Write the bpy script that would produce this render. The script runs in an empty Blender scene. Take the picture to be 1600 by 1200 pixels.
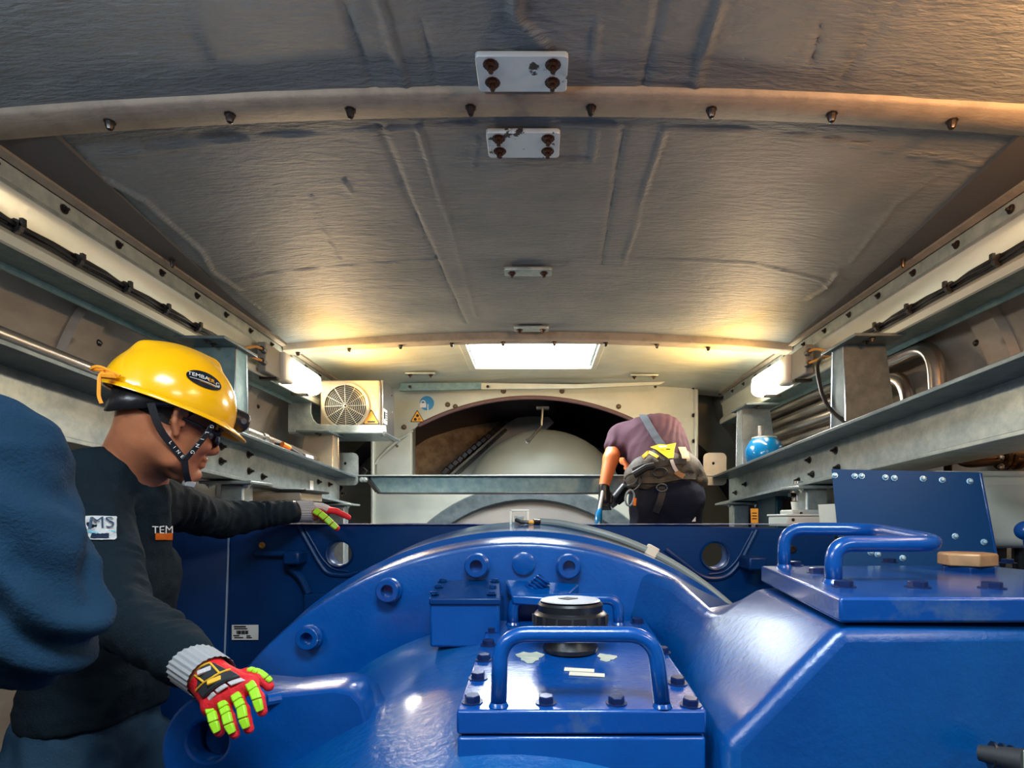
import bpy, bmesh, math, random
import numpy as np
from mathutils import Vector, Matrix, noise
from mathutils.bvhtree import BVHTree
SC = bpy.context.scene
COL = SC.collection
random.seed(7)
ZC, FPX, CU, CV = 1.6, 900.0, 840.0, 810.0      # camera height, focal length in px, horizon point
# ------------------------------------------------------------------ camera
cam = bpy.data.objects.new('camera', bpy.data.cameras.new('camera')); COL.objects.link(cam)
cam.location = (0, 0, ZC); cam.rotation_euler = (math.pi/2, 0, 0)
cam.data.sensor_width = 36; cam.data.lens = 36*FPX/1600
cam.data.shift_x = (800-CU)/1600; cam.data.shift_y = (CV-600)/1600
cam.data.clip_start = .02; SC.camera = cam
# ------------------------------------------------------------------ world, light, exposure
SC.view_settings.view_transform = 'Standard'; SC.view_settings.look = 'None'
SC.view_settings.gamma = 1; SC.view_settings.use_curve_mapping = False
SC.view_settings.exposure = 0.55
w = bpy.data.worlds.new('sky'); SC.world = w; w.use_nodes = True
w.node_tree.nodes['Background'].inputs[0].default_value = (.86, .93, 1, 1)
w.node_tree.nodes['Background'].inputs[1].default_value = 4.0
SC.cycles.max_bounces = 7; SC.cycles.diffuse_bounces = 4; SC.cycles.sample_clamp_indirect = 4
SC.cycles.use_denoising = True
def area(name, loc, aim, sx, sy, power, col):
    l = bpy.data.lights.new(name, 'AREA'); l.shape = 'RECTANGLE'; l.size = sx; l.size_y = sy
    l.energy = power; l.color = col
    o = bpy.data.objects.new(name, l); COL.objects.link(o); o.location = loc
    o.rotation_euler = (Vector(aim)-Vector(loc)).to_track_quat('-Z', 'Y').to_euler()
    return o
# daylight entering the roof hatch
area('hatch_daylight', (-.03, 3.42, ZC+1.12), (-.03, 3.3, 0), .66, .5, 42, (.86, .93, 1))
# the two bulkhead lamps in view, the near right lamp and added unseen fill
for s in (-1, 1):
    area('bulkhead_lamp_light', (s*1.10, 3.14, ZC+.72), (s*.55, 3.10, ZC+1.15), .5, .08, 8, (1, .58, .18))
    area('bulkhead_lamp_light', (s*1.11, 3.10, ZC+.68), (s*.2, 2.7, ZC-.2), .5, .1, 7, (1, .93, .82))
area('front_lamp_and_fill', (1.16, .72, ZC+.78), (1.12, 1.3, ZC+1.0), .3, .1, 13, (1, .42, .11))
area('front_lamp_and_fill', (1.15, -.25, ZC+.66), (.1, 1.4, ZC-.4), .5, .15, 3.5, (1, .95, .88))  # added neutral fill from the right, behind the camera
area('front_lamp_and_fill', (-1.1, -.5, ZC+.80), (-.2, 1.5, ZC-.3), .5, .15, 6, (.66, .86, 1))  # added cool fill from the left, behind the camera
area('front_lamp_and_fill', (-1.15, .10, ZC+.62), (-.1, 1.2, ZC+.95), .5, .12, 6, (.88, .92, 1))  # added upward fill for the near ceiling
area('overhead_fill_light', (.0, .12, ZC+1.03), (.0, .5, ZC-1), .6, .42, 21, (.74, .90, 1))  # added overhead fill, set in an unseen roof opening
# ------------------------------------------------------------------ helpers
def P(u, v, d): return Vector(((u-CU)/FPX*d, d, ZC+(CV-v)/FPX*d))
def R(x, y, z): return Vector((x, y, ZC+z))         # z counted from the lens height
MATS = {}
def mat(name, col, rough=.5, metal=0, col2=None, nscale=8, stretch=(1, 1, 1), bump=0, bscale=40, bstretch=(1, 1, 1),
        emit=None, estr=0, coat=0, contrast=(.35, .65), trans=0, spec=.5, sub=0, split=None):
    if name in MATS: return MATS[name]
    m = bpy.data.materials.new(name); MATS[name] = m; m.use_nodes = True
    N, L = m.node_tree.nodes, m.node_tree.links; b = N['Principled BSDF']
    def si(k, v): b.inputs[k].default_value = v
    si('Base Color', (*col, 1)); si('Roughness', rough); si('Metallic', metal); si('Coat Weight', coat); si('Coat Roughness', .12)
    si('Specular IOR Level', spec)
    if trans: si('Transmission Weight', trans)
    if sub: si('Subsurface Weight', sub); si('Subsurface Radius', (.02, .008, .005)); si('Subsurface Scale', .5)
    tc = N.new('ShaderNodeTexCoord')
    def noi(sc, st, det=5):
        mp = N.new('ShaderNodeMapping'); mp.inputs['Scale'].default_value = st; L.new(tc.outputs['Object'], mp.inputs[0])
        n = N.new('ShaderNodeTexNoise'); n.inputs['Scale'].default_value = sc; n.inputs['Detail'].default_value = det
        n.inputs['Roughness'].default_value = .62
        L.new(mp.outputs[0], n.inputs[0]); return n
    if col2:
        n = noi(nscale, stretch); r = N.new('ShaderNodeValToRGB')
        r.color_ramp.elements[0].position, r.color_ramp.elements[1].position = contrast
        r.color_ramp.elements[0].color = (*col, 1); r.color_ramp.elements[1].color = (*col2, 1)
        L.new(n.outputs['Fac'], r.inputs[0]); out = r.outputs[0]
        if split:                                   # bare metal where the paint stops, by place along x
            sx = N.new('ShaderNodeSeparateXYZ'); L.new(tc.outputs['Object'], sx.inputs[0])
            n2 = noi(9, (1, 1, 1)); ad = N.new('ShaderNodeMath'); ad.operation = 'MULTIPLY_ADD'
            L.new(n2.outputs['Fac'], ad.inputs[0]); ad.inputs[1].default_value = .12; L.new(sx.outputs[0], ad.inputs[2])
            mr = N.new('ShaderNodeMapRange'); mr.inputs[1].default_value = split[0]; mr.inputs[2].default_value = split[0]+.05
            L.new(ad.outputs[0], mr.inputs[0]); mx = N.new('ShaderNodeMix'); mx.data_type = 'RGBA'
            L.new(mr.outputs[0], mx.inputs[0]); L.new(out, mx.inputs[6]); mx.inputs[7].default_value = (*split[1], 1); out = mx.outputs[2]
        L.new(out, b.inputs['Base Color'])
    if bump:
        n = noi(bscale, bstretch, 6); bp = N.new('ShaderNodeBump'); bp.inputs['Strength'].default_value = bump
        bp.inputs['Distance'].default_value = .01
        L.new(n.outputs['Fac'], bp.inputs['Height']); L.new(bp.outputs[0], b.inputs['Normal'])
    if emit: si('Emission Color', (*emit, 1)); si('Emission Strength', estr)
    return m
BLUE = mat('blue_paint', (.0, .055, .26), .24, col2=(.0, .076, .33), nscale=5, bump=.10, bscale=60, coat=.6)
BLUEW = mat('worn_blue_paint', (.0, .058, .28), .26, col2=(.08, .14, .22), nscale=9, contrast=(.56, .78), bump=.12, bscale=50, coat=.5)
NAVY = mat('navy_blue_paint', (.0, .026, .125), .34, col2=(.0, .034, .15), nscale=4, bump=.05, coat=.0, spec=.3)
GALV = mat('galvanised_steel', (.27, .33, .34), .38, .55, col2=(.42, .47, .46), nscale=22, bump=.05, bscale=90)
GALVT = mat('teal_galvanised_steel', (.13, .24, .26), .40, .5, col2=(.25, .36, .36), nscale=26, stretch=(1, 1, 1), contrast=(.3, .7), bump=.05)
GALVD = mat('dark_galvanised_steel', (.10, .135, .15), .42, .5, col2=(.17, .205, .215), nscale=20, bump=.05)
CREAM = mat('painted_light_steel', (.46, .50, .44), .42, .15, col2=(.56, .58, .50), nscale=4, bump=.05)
SHELL = mat('beige_glassfibre_shell', (.40, .37, .32), .32, .1, col2=(.25, .22, .19), nscale=3.2, stretch=(1, .7, 1.6), bump=.16, bscale=9)
INSUL = mat('grey_insulation_foil', (.140, .168, .188), .58, .0, col2=(.185, .21, .225), nscale=5, bump=1.0, bscale=22, bstretch=(.9, 3.6, 1))
LEDGE = mat('dark_roof_flange', (.085, .085, .09), .55, .1, bump=.05)
BEIGE = mat('tan_roof_rib', (.27, .235, .19), .6, .0, col2=(.16, .14, .12), nscale=14, contrast=(.45, .8), bump=.25, bscale=40, bstretch=(1, 3, 1))
PALE = mat('pale_sheet_metal', (.58, .63, .56), .30, .45, col2=(.70, .70, .62), nscale=3, stretch=(1, .6, 3), bump=.03)
BLACK = mat('black_plastic', (.012, .012, .014), .35, bump=.05)
RUBBER = mat('black_rubber', (.02, .02, .022), .6)
DOXID = mat('dark_oxide_bolt', (.035, .03, .03), .28, .6)
CHROME = mat('bright_steel', (.62, .60, .58), .16, 1)
STEEL = mat('machined_steel', (.36, .35, .34), .3, .8, col2=(.46, .45, .43), nscale=30, stretch=(.3, 4, 1))
PIPE = mat('satin_steel_pipe', (.50, .45, .40), .26, .9)
WHITEP = mat('white_print', (.82, .82, .80), .5)
INK = mat('black_print', (.015, .015, .018), .5)
YELLOW = mat('safety_yellow_plastic', (1, .50, .0), .22, coat=.5)
YEL = mat('warning_yellow', (.90, .42, .03), .5)
ORANGE = mat('orange_plastic', (.95, .22, .01), .45)
SKIN = mat('tan_skin', (.44, .165, .078), .42, sub=.12, col2=(.36, .125, .06), nscale=14, bump=.06, bscale=160, spec=.3)
LAMPM = mat('lamp_diffuser_glow', (1, .95, .85), .4, emit=(1, .90, .70), estr=7)
LAMPG = mat('lamp_housing', (.62, .60, .54), .45)
GOLDM = mat('worn_beige_panel', (.52, .44, .30), .35, .3, col2=(.40, .36, .28), nscale=6)
TANKM = mat('pale_tank_plastic', (.80, .82, .72), .4)
MESHES = {}
class MB:
    def __init__(s): s.v = []; s.f = []; s.mi = []; s.cur = 0
    def add(s, vs, fs):
        o = len(s.v); s.v += [tuple(x) for x in vs]; s.f += [tuple(i+o for i in f) for f in fs]; s.mi += [s.cur]*len(fs)
        return s
    def box(s, c, size, rot=None):
        c = Vector(c); hx, hy, hz = [a/2 for a in size]; vs = []
        for i in (-1, 1):
            for j in (-1, 1):
                for k in (-1, 1):
                    p = Vector((i*hx, j*hy, k*hz)); vs.append(c+(rot @ p if rot else p))
        return s.add(vs, [(0, 1, 3, 2), (4, 6, 7, 5), (0, 4, 5, 1), (2, 3, 7, 6), (0, 2, 6, 4), (1, 5, 7, 3)])
    def bb(s, a, b):
        a, b = Vector(a), Vector(b); return s.box((a+b)/2, (abs(b.x-a.x), abs(b.y-a.y), abs(b.z-a.z)))
    def hexa(s, q, t):                       # 4 corner points q, extruded by vector t
        t = Vector(t); q = [Vector(p) for p in q]; n = len(q)
        vs = q+[p+t for p in q]
        return s.add(vs, [tuple(range(n))[::-1], tuple(range(n, 2*n))]+[(i, (i+1) % n, n+(i+1) % n, n+i) for i in range(n)])
    def tube(s, pts, r, n=10, cap=True, rs=None):
        pts = [Vector(p) for p in pts]; rings = []; up = None
        for i, p in enumerate(pts):
            a = pts[max(i-1, 0)]; b = pts[min(i+1, len(pts)-1)]; t = (b-a).normalized()
            if up is None: up = Vector((0, 0, 1)) if abs(t.z) < .9 else Vector((1, 0, 0))
            x = t.cross(up).normalized(); y = x.cross(t).normalized(); up = y
            rr = rs[i] if rs else r
            rings.append([p+rr*(math.cos(2*math.pi*k/n)*x+math.sin(2*math.pi*k/n)*y) for k in range(n)])
        vs = [q for ring in rings for q in ring]; fs = []
        for i in range(len(pts)-1):
            for k in range(n): fs.append((i*n+k, i*n+(k+1) % n, (i+1)*n+(k+1) % n, (i+1)*n+k))
        if cap: fs.append(tuple(range(n))[::-1]); fs.append(tuple(range((len(pts)-1)*n, len(pts)*n)))
        return s.add(vs, fs)
    def lathe(s, prof, c, axis='Y', n=48, a0=0, a1=2*math.pi, frame=None):
        c = Vector(c); full = abs(a1-a0-2*math.pi) < 1e-6; m = n if full else n+1; vs = []
        for (h, r) in prof:
            for k in range(m):
                a = a0+(a1-a0)*k/n; ca, sa = r*math.cos(a), r*math.sin(a)
                if frame: p = frame @ Vector((ca, sa, h))
                elif axis == 'Y': p = Vector((ca, h, sa))
                elif axis == 'Z': p = Vector((ca, sa, h))
                else: p = Vector((h, ca, sa))
                vs.append(c+p)
        fs = []
        for i in range(len(prof)-1):
            for k in range(n): fs.append((i*m+k, i*m+(k+1) % m, (i+1)*m+(k+1) % m, (i+1)*m+k))
        return s.add(vs, fs)
    def obj(s, name, m, parent=None, bevel=0, smooth=None, seg=2, sub=0, **kw):
        me = bpy.data.meshes.new(name); me.from_pydata(s.v, [], s.f)
        ms = m if isinstance(m, (list, tuple)) else [m]
        for x in ms: me.materials.append(x)
        if len(ms) > 1: me.polygons.foreach_set('material_index', s.mi)
        bm = bmesh.new(); bm.from_mesh(me); bmesh.ops.remove_doubles(bm, verts=bm.verts, dist=1e-5)
        bmesh.ops.recalc_face_normals(bm, faces=bm.faces); bm.to_mesh(me); bm.free(); me.update()
        return link(name, me, parent, bevel, smooth, seg, sub, **kw)
def link(name, me, parent=None, bevel=0, smooth=None, seg=2, sub=0, **kw):
    o = bpy.data.objects.new(name, me); COL.objects.link(o)
    if smooth is None: smooth = 35
    if smooth:
        me.polygons.foreach_set('use_smooth', [True]*len(me.polygons))
        try: me.set_sharp_from_angle(angle=math.radians(smooth))
        except Exception: pass
    if bevel:
        b = o.modifiers.new('bevel', 'BEVEL'); b.width = bevel; b.segments = seg; b.limit_method = 'ANGLE'; b.angle_limit = math.radians(25)
        b.harden_normals = False
        me.polygons.foreach_set('use_smooth', [True]*len(me.polygons))
    if sub: x = o.modifiers.new('sub', 'SUBSURF'); x.levels = x.render_levels = sub
    if parent: o.parent = parent; o.matrix_parent_inverse = Matrix.Translation(-parent.location) if parent.type == 'EMPTY' else Matrix.Identity(4)
    for k, v in kw.items(): o[k] = v
    return o
def thing(name, label, cat, loc, group=None):
    o = bpy.data.objects.new(name, None); COL.objects.link(o); o.empty_display_size = .05
    o.location = loc; o['label'] = label; o['category'] = cat
    if group: o['group'] = group
    return o
def tag(o, label, cat, group=None):
    o['label'] = label; o['category'] = cat
    if group: o['group'] = group
    return o
def struct(o): o['kind'] = 'structure'; return o
def arc(c, r, a0, a1, n): return [(c[0]+r*math.cos(math.radians(a0+(a1-a0)*i/n)), c[1]+r*math.sin(math.radians(a0+(a1-a0)*i/n))) for i in range(n+1)]
def fillet(pts, r, n=5):
    pts = [Vector(p) for p in pts]; out = [pts[0]]
    for a, b, c in zip(pts, pts[1:], pts[2:]):
        d1, d2 = (a-b), (c-b); rr = min(r, d1.length*.49, d2.length*.49)
        p, q = b+d1.normalized()*rr, b+d2.normalized()*rr
        for i in range(n+1):
            t = i/n; out.append(p*(1-t)**2+b*2*t*(1-t)+q*t*t)
    out.append(pts[-1]); return out
def plate_mesh(name, loops, thick, frame, bevel=0, m=None):
    """flat plate with holes: 2-D loops (first outer, others holes) in the frame's xy plane, extruded by thick both ways /2"""
    cu = bpy.data.curves.new(name, 'CURVE'); cu.dimensions = '2D'; cu.fill_mode = 'BOTH'; cu.extrude = thick/2; cu.bevel_depth = bevel; cu.bevel_resolution = 1
    for lp in loops:
        sp = cu.splines.new('POLY'); sp.points.add(len(lp)-1); sp.use_cyclic_u = True
        for i, p in enumerate(lp): sp.points[i].co = (p[0], p[1], 0, 1)
    o = bpy.data.objects.new('tmp', cu); COL.objects.link(o)
    dg = bpy.context.evaluated_depsgraph_get(); me = bpy.data.meshes.new_from_object(o.evaluated_get(dg), depsgraph=dg)
    bpy.data.objects.remove(o); me.transform(frame); me.name = name; me.materials.clear()
    if m: me.materials.append(m)
    return me
def text_mesh(txt, size, bold=0, depth=0):
    cu = bpy.data.curves.new('txt', 'FONT'); cu.body = txt; cu.size = size; cu.align_x = 'CENTER'; cu.align_y = 'CENTER'; cu.offset = 0; cu.extrude = depth
    o = bpy.data.objects.new('tmp', cu); COL.objects.link(o)
    dg = bpy.context.evaluated_depsgraph_get(); me = bpy.data.meshes.new_from_object(o.evaluated_get(dg), depsgraph=dg)
    bpy.data.objects.remove(o); me.name = 'txt'; return me
def frm(o, x, n):
    """frame at o with x axis x and normal n"""
    n = Vector(n).normalized(); x = Vector(x); x = (x-n*x.dot(n)).normalized(); y = n.cross(x)
    M = Matrix((x, y, n)).transposed().to_4x4(); M.translation = Vector(o); return M
FACE = lambda p: frm(p, (1, 0, 0), (0, -1, 0))          # xy plane facing the camera side (-y)
def flat_print(name, loops, frame, m, parent, t=.0015):
    return link(name, plate_mesh(name, loops, t, frame, 0, m), parent, smooth=0)
def flat_text(name, txt, size, frame, m, parent, bold=0, sx=1):
    me = text_mesh(txt, size, bold); me.transform(frame @ Matrix.Diagonal((sx, 1, 1, 1))); me.materials.clear(); me.materials.append(m)
    me.name = name; return link(name, me, parent, smooth=0)
def rect(w, h, r=0, cx=0, cy=0, n=4):
    if not r: return [(cx-w/2, cy-h/2), (cx+w/2, cy-h/2), (cx+w/2, cy+h/2), (cx-w/2, cy+h/2)]
    out = []
    for (sx, sy, a) in ((1, 1, 0), (-1, 1, 90), (-1, -1, 180), (1, -1, 270)):
        out += arc((cx+sx*(w/2-r), cy+sy*(h/2-r)), r, a, a+90, n)
    return out
def circ(r, cx=0, cy=0, n=28, sy=1): return [(cx+r*math.cos(2*math.pi*i/n), cy+sy*r*math.sin(2*math.pi*i/n)) for i in range(n)]
def rtri(w, r=.1):
    h = w*.866; c = [(-w/2, -h/3), (w/2, -h/3), (0, 2*h/3)]; q = [Vector((*p, 0)) for p in c+c[:2]]
    f = fillet(q, w*r)[1:-1]; return [(p.x, p.y) for p in f]
# bolts: shared meshes, head along +z
def bolt_mesh(key, r, h, kind, m):
    k = (key, round(r, 5), kind)
    if k in MESHES: return MESHES[k]
    b = MB()
    if kind == 'hex':
        b.lathe([(0, 0), (0, r*1.35), (h*.15, r*1.35), (h*.15, 0)], (0, 0, 0), 'Z', 14)
        b.lathe([(h*.15, r), (h*.9, r), (h, r*.86), (h, 0)], (0, 0, 0), 'Z', 6)
    elif kind == 'dome':
        b.lathe([(0, r*1.25), (h*.12, r*1.25), (h*.14, r*.95), (h*.5, r*.9), (h*.85, r*.6), (h, 0)], (0, 0, 0), 'Z', 8)
    elif kind == 'nut':
        b.lathe([(0, r*1.5), (h*.1, r*1.5), (h*.12, r)], (0, 0, 0), 'Z', 12); b.lathe([(h*.12, r), (h*.5, r), (h*.5, r*.5), (h, r*.5), (h, 0)], (0, 0, 0), 'Z', 6)
    elif kind == 'socket':
        b.lathe([(0, r*.8), (h*.3, r*1.12), (h*.45, r*1.12), (h*.5, r), (h*.95, r), (h, r*.93), (h, r*.55), (h*.35, r*.5), (h*.3, 0)], (0, 0, 0), 'Z', 24)
    me = bpy.data.meshes.new('bolt'); me.from_pydata(b.v, [], b.f); me.materials.append(m)
    bm = bmesh.new(); bm.from_mesh(me); bmesh.ops.remove_doubles(bm, verts=bm.verts, dist=1e-6); bmesh.ops.recalc_face_normals(bm, faces=bm.faces); bm.to_mesh(me); bm.free()
    me.polygons.foreach_set('use_smooth', [True]*len(me.polygons)); me.set_sharp_from_angle(angle=math.radians(32))
    MESHES[k] = me; return me
def bolt(parent, p, n, r=.01, h=.012, kind='hex', m=None, name='bolt', rot=None):
    me = bolt_mesh((m or DOXID).name, r, h, kind, m or DOXID)
    o = bpy.data.objects.new(name, me); COL.objects.link(o)
    q = Vector(n).to_track_quat('Z', 'Y').to_matrix().to_4x4()
    M = Matrix.Translation(Vector(p)) @ q @ Matrix.Rotation(rot if rot is not None else random.random()*3, 4, 'Z')
    o.parent = parent; o.matrix_parent_inverse = Matrix.Translation(-parent.location) if parent.type == 'EMPTY' else Matrix.Identity(4)
    o.matrix_basis = M
    return o
# ================================================================== the setting
RZ = lambda x: .985-.034*x*x                         # underside of the roof, above the lens
def poly_d(px, py, pts):
    d = np.full(px.shape, 9.)
    for (a, b) in zip(pts, pts[1:]):
        ax, ay = a; bx, by = b[0]-ax, b[1]-ay; t = np.clip(((px-ax)*bx+(py-ay)*by)/(bx*bx+by*by+1e-9), 0, 1)
        d = np.minimum(d, np.hypot(px-ax-t*bx, py-ay-t*by))
    return d
def on_roof(u, v):
    y = .965*FPX/(CV-v); return ((u-CU)/FPX*y, y)
RIDGES = [(.008, .006, [(575, -60), (598, 40), (632, 148)]), (.008, .005, [(655, 212), (700, 350), (745, 500)]), (.008, .006, [(1148, -60), (1085, 148)]),
  (.006, .005, [(1037, 215), (1012, 290), (975, 420)]), (-.007, .006, [(520, -60), (548, 50), (583, 148)]), (-.007, .007, [(592, 205), (640, 320), (728, 510)]),
  (-.007, .006, [(1050, -60), (1003, 148)]), (-.006, .007, [(975, 205), (940, 420)]), (.014, .008, [(822, -40), (803, 25), (806, 45), (852, 84)]),
  (.005, .005, [(80, 235), (420, 218), (742, 208)]), (.005, .005, [(880, 207), (1240, 216), (1560, 244)]), (.004, .005, [(1420, 149), (1600, 156)]),
  (.012, .009, [(150, 255), (225, 300), (285, 355), (312, 378), (330, 410), (372, 440)]), (.006, .006, [(368, 428), (420, 420), (690, 412)]), (.004, .005, [(120, 245), (440, 500)]),
  (.006, .006, [(870, 412), (1180, 411), (1280, 428), (1300, 440)]), (.010, .008, [(1310, 415), (1290, 440), (1262, 458)]), (.005, .007, [(1330, 400), (1400, 310), (1465, 262)]),
  (.005, .005, [(932, 50), (930, 130), (1085, 136)]), (.005, .005, [(722, 258), (925, 260), (932, 215)]), (.004, .004, [(488, 310), (505, 360), (528, 405)]), (.006, .005, [(538, 290), (548, 305)]),
  (-.006, .004, [(1283, 49), (1268, 105)]), (-.005, .004, [(1405, 0), (1310, 135)]), (.004, .004, [(745, 228), (738, 290)]), (-.005, .005, [(660, 50), (680, 145)])]
def roof():
    RS = .82; xs = np.linspace(-1.40, 1.40, 281); ys = np.concatenate([np.linspace(-1.6, .9, 26), np.linspace(.91, 4.35, 330)])
    X, Y = np.meshgrid(xs, ys); Z = .985-.034*X*X
    for (amp, wd, pl) in RIDGES:
        d = poly_d(X, Y, [on_roof(*p) for p in pl]); Z -= RS*amp*np.exp(-(d/wd)**2)
    for i in range(Z.shape[0]):
        if ys[i] < .9: continue
        for j in range(Z.shape[1]):
            Z[i, j] += .004*noise.noise(Vector((X[i, j]*2.5, Y[i, j]*6, 1)))+.0016*noise.noise(Vector((X[i, j]*7, Y[i, j]*26, 7)))
    n = len(xs); vs = np.stack([X, Y, Z+ZC], -1).reshape(-1, 3).tolist(); fs = []
    for i in range(len(ys)-1):
        for j in range(n-1):
            if -.39 < xs[j]+.005 < .335 and 3.16 < ys[i] < 3.68: continue
            if -.33 < xs[j]+.005 < .33 and -.15 < ys[i]+.05 < .40: continue  # opening added above the foreground for the overhead fill
            fs.append((i*n+j, i*n+j+1, (i+1)*n+j+1, (i+1)*n+j))
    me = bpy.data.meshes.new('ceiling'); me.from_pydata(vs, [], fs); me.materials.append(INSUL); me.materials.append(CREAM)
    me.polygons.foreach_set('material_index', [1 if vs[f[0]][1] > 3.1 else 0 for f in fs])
    return struct(link('ceiling', me, smooth=180))
ceil_ob = roof()
b = MB()                                             # roof skin above the insulation, open at the hatch and the added fill opening
b.bb(R(-1.8, -1.7, 1.04), R(1.8, -.16, 1.07)); b.bb(R(-1.8, .44, 1.04), R(1.8, 3.13, 1.07)); b.bb(R(-1.8, -.16, 1.04), R(-.36, .44, 1.07)); b.bb(R(.36, -.16, 1.04), R(1.8, .44, 1.07)); b.bb(R(-1.8, 3.70, 1.04), R(1.8, 7.2, 1.07)); b.bb(R(-1.8, 3.13, 1.04), R(-.42, 3.70, 1.07)); b.bb(R(.36, 3.13, 1.04), R(1.8, 3.70, 1.07))
struct(b.obj('trim_1', SHELL))
b = MB().bb(R(-1.85, -1.7, -1.66), R(1.85, 7.2, -1.6)); struct(b.obj('floor', mat('dark_floor_plate', (.05, .055, .06), .5, .3, bump=.1)))
b = MB().bb(R(-1.85, -1.7, -1.6), R(1.85, -1.6, 1.07)); struct(b.obj('wall_back', SHELL))
# side shells (curved)
PROF = [(1.42, 1.05), (1.445, .80)]+[(1.40+.31*math.sqrt(max(0, 1-(z/.80)**2)), z) for z in (.77, .74, .70, .64, .56, .46, .34, .2, .05)]+[(1.715, -.5), (1.70, -1.6)]
for s, nm in ((-1, 'wall_left'), (1, 'wall_right')):
    pf = fillet([Vector((x, 0, z)) for x, z in PROF], .06, 3); pts = [(p.x, p.z) for p in pf]
    vs = []; ys = np.linspace(-1.65, 4.75, 64)
    for y in ys:
        for k, (x, z) in enumerate(pts):
            dd = .012*noise.noise(Vector((y*1.6, z*2.2, s*3)))
            vs.append(R(s*(x+dd), y, z))
    n = len(pts); fs = [(i*n+k, i*n+k+1, (i+1)*n+k+1, (i+1)*n+k) for i in range(len(ys)-1) for k in range(n-1)]
    wl = struct(MB().add(vs, fs).obj(nm, SHELL, smooth=60))
    # curved frame ribs of the shell
    for y0 in (.6, 1.93, 3.05):
        q = MB()
        a = [R(s*(x-.002), y0, z) for x, z in pts[3:]]; bq = [R(s*(x-.035), y0+.006, z) for x, z in pts[3:]]
        c = [R(s*(x-.035), y0+.105, z) for x, z in pts[3:]]; d = [R(s*(x-.002), y0+.125, z) for x, z in pts[3:]]
        k = len(a); q.add(a+bq+c+d, [(i+j*k, i+1+j*k, i+1+(j+1)*k, i+(j+1)*k) for i in range(k-1) for j in range(3)])
        q.obj('curved_rib', SHELL, wl, smooth=40)
        bolt(wl, R(s*1.50, y0+.04, .60), (-s, 0, 0), .010, .01, 'dome')
# roof flange beside the insulation
for s, nm in ((-1, 'trim_2'), (1, 'trim_3')):
    b = MB(); ys = [1.385, 1.46, 1.95, 2.5, 3.08, 4.3]; xi = [1.165, 1.175, 1.235, 1.29, 1.325, 1.33]
    for i in range(len(ys)-1):
        b.hexa([R(s*xi[i], ys[i], .925-.0), R(s*1.36, ys[i], .92), R(s*1.36, ys[i+1], .92), R(s*xi[i+1], ys[i+1], .925)], (0, 0, .012))
    t = struct(b.obj(nm, LEDGE))
    bolt(t, R(s*1.30, 2.05, .92), (0, 0, -1), .008, .03, 'dome')
# transverse roof ribs
def rib(nm, y0, wid, n0, sp, x0, m, drop=.03):
    b = MB(); xs = np.linspace(-1.345, 1.345, 41)
    pr = [(y0, .03), (y0, -drop+.006), (y0+.006, -drop), (y0+wid-.006, -drop), (y0+wid, -drop+.006), (y0+wid, .03)]
    vs = [R(x, y, RZ(x)-.004+dz) for x in xs for (y, dz) in pr]; n = len(pr)
    b.add(vs, [(i*n+k, i*n+k+1, (i+1)*n+k+1, (i+1)*n+k) for i in range(40) for k in range(n-1)])
    t = struct(b.obj(nm, m, smooth=50))
    for i in range(n0):
        x = x0+sp*i; bolt(t, R(x, y0+wid*.55, RZ(x)-drop-.004), (0, 0, -1), .0105, .022, 'dome')
rib('trim_4', 1.312, .086, 9, .284, -1.01, BEIGE, .010)
rib('trim_5', 3.04, .085, 9, .275, -1.285, BEIGE, .035)
rib('trim_6', -.55, .09, 9, .284, -1.01, BEIGE)
# side channel boxes under the roof edge (angle strip, sloping face, underside)
for s, nm in ((-1, 'trim_7'), (1, 'trim_8')):
    def run(pts, name, m, parent=None, y0=-1.55, y1=4.2):
        b = MB(); ys = np.linspace(y0, y1, 12); vs = [R(s*x, y, z) for y in ys for x, z in pts]; n = len(pts)
        b.add(vs, [(i*n+k, i*n+k+1, (i+1)*n+k+1, (i+1)*n+k) for i in range(11) for k in range(n-1)])
        return b.obj(name, m, parent, smooth=30)
    t = struct(run([(1.343, .96), (1.325, .925), (1.322, .912), (1.345, .905)], nm, BEIGE))
    run([(1.350, .905), (1.352, .858), (1.336, .852), (1.334, .838)], 'angle_strip', GALV, t)
    run([(1.334, .840), (1.346, .822), (1.352, .742), (1.334, .724), (1.328, .715), (1.328, .690), (1.334, .686)], 'channel_face', PALE, t)
    run([(1.334, .688), (1.36, .684), (1.44, .690), (1.452, .675), (1.458, .675), (1.458, .76)], 'channel_underside', GALVT, t)
    for i in range(24):
        y = -.7+.213*i
        bolt(t, R(s*1.350, y, .882), (-s, 0, 0), .009, .014, 'nut')
# ------------------------------------------------------------------ roof hatch
b = MB(); x0, x1, y0, y1 = -.40, .345, 3.15, 3.685
for a, c in (((x0-.035, y0), (x0+.004, y1)), ((x1-.004, y0), (x1+.03, y1)), ((x0-.035, y1-.005), (x1+.03, y1+.03)), ((x0-.03, y0-.02), (x1+.03, y0+.005))):
    b.bb(R(a[0], a[1], .955), R(c[0], c[1], 1.09))
wf = struct(b.obj('window_1', CREAM, bevel=.004))
b = MB()
for i in range(14): b.bb(R(x1-.006, y0+.02+i*.038, .965), R(x1-.001, y0+.034+i*.038, .985))
b.obj('hinge_knuckle', DOXID, wf, kind='stuff')
b = MB()
for i in range(14): b.bb(R(x0+.001, y0+.02+i*.038, .965), R(x0+.006, y0+.034+i*.038, .985))
b.obj('hinge_knuckle', DOXID, wf, kind='stuff')
MB().bb(R(x0, y0+.30, 1.075), R(x1, y0+.312, 1.088)).obj('glazing_bar', CREAM, wf)
b = MB()
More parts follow.
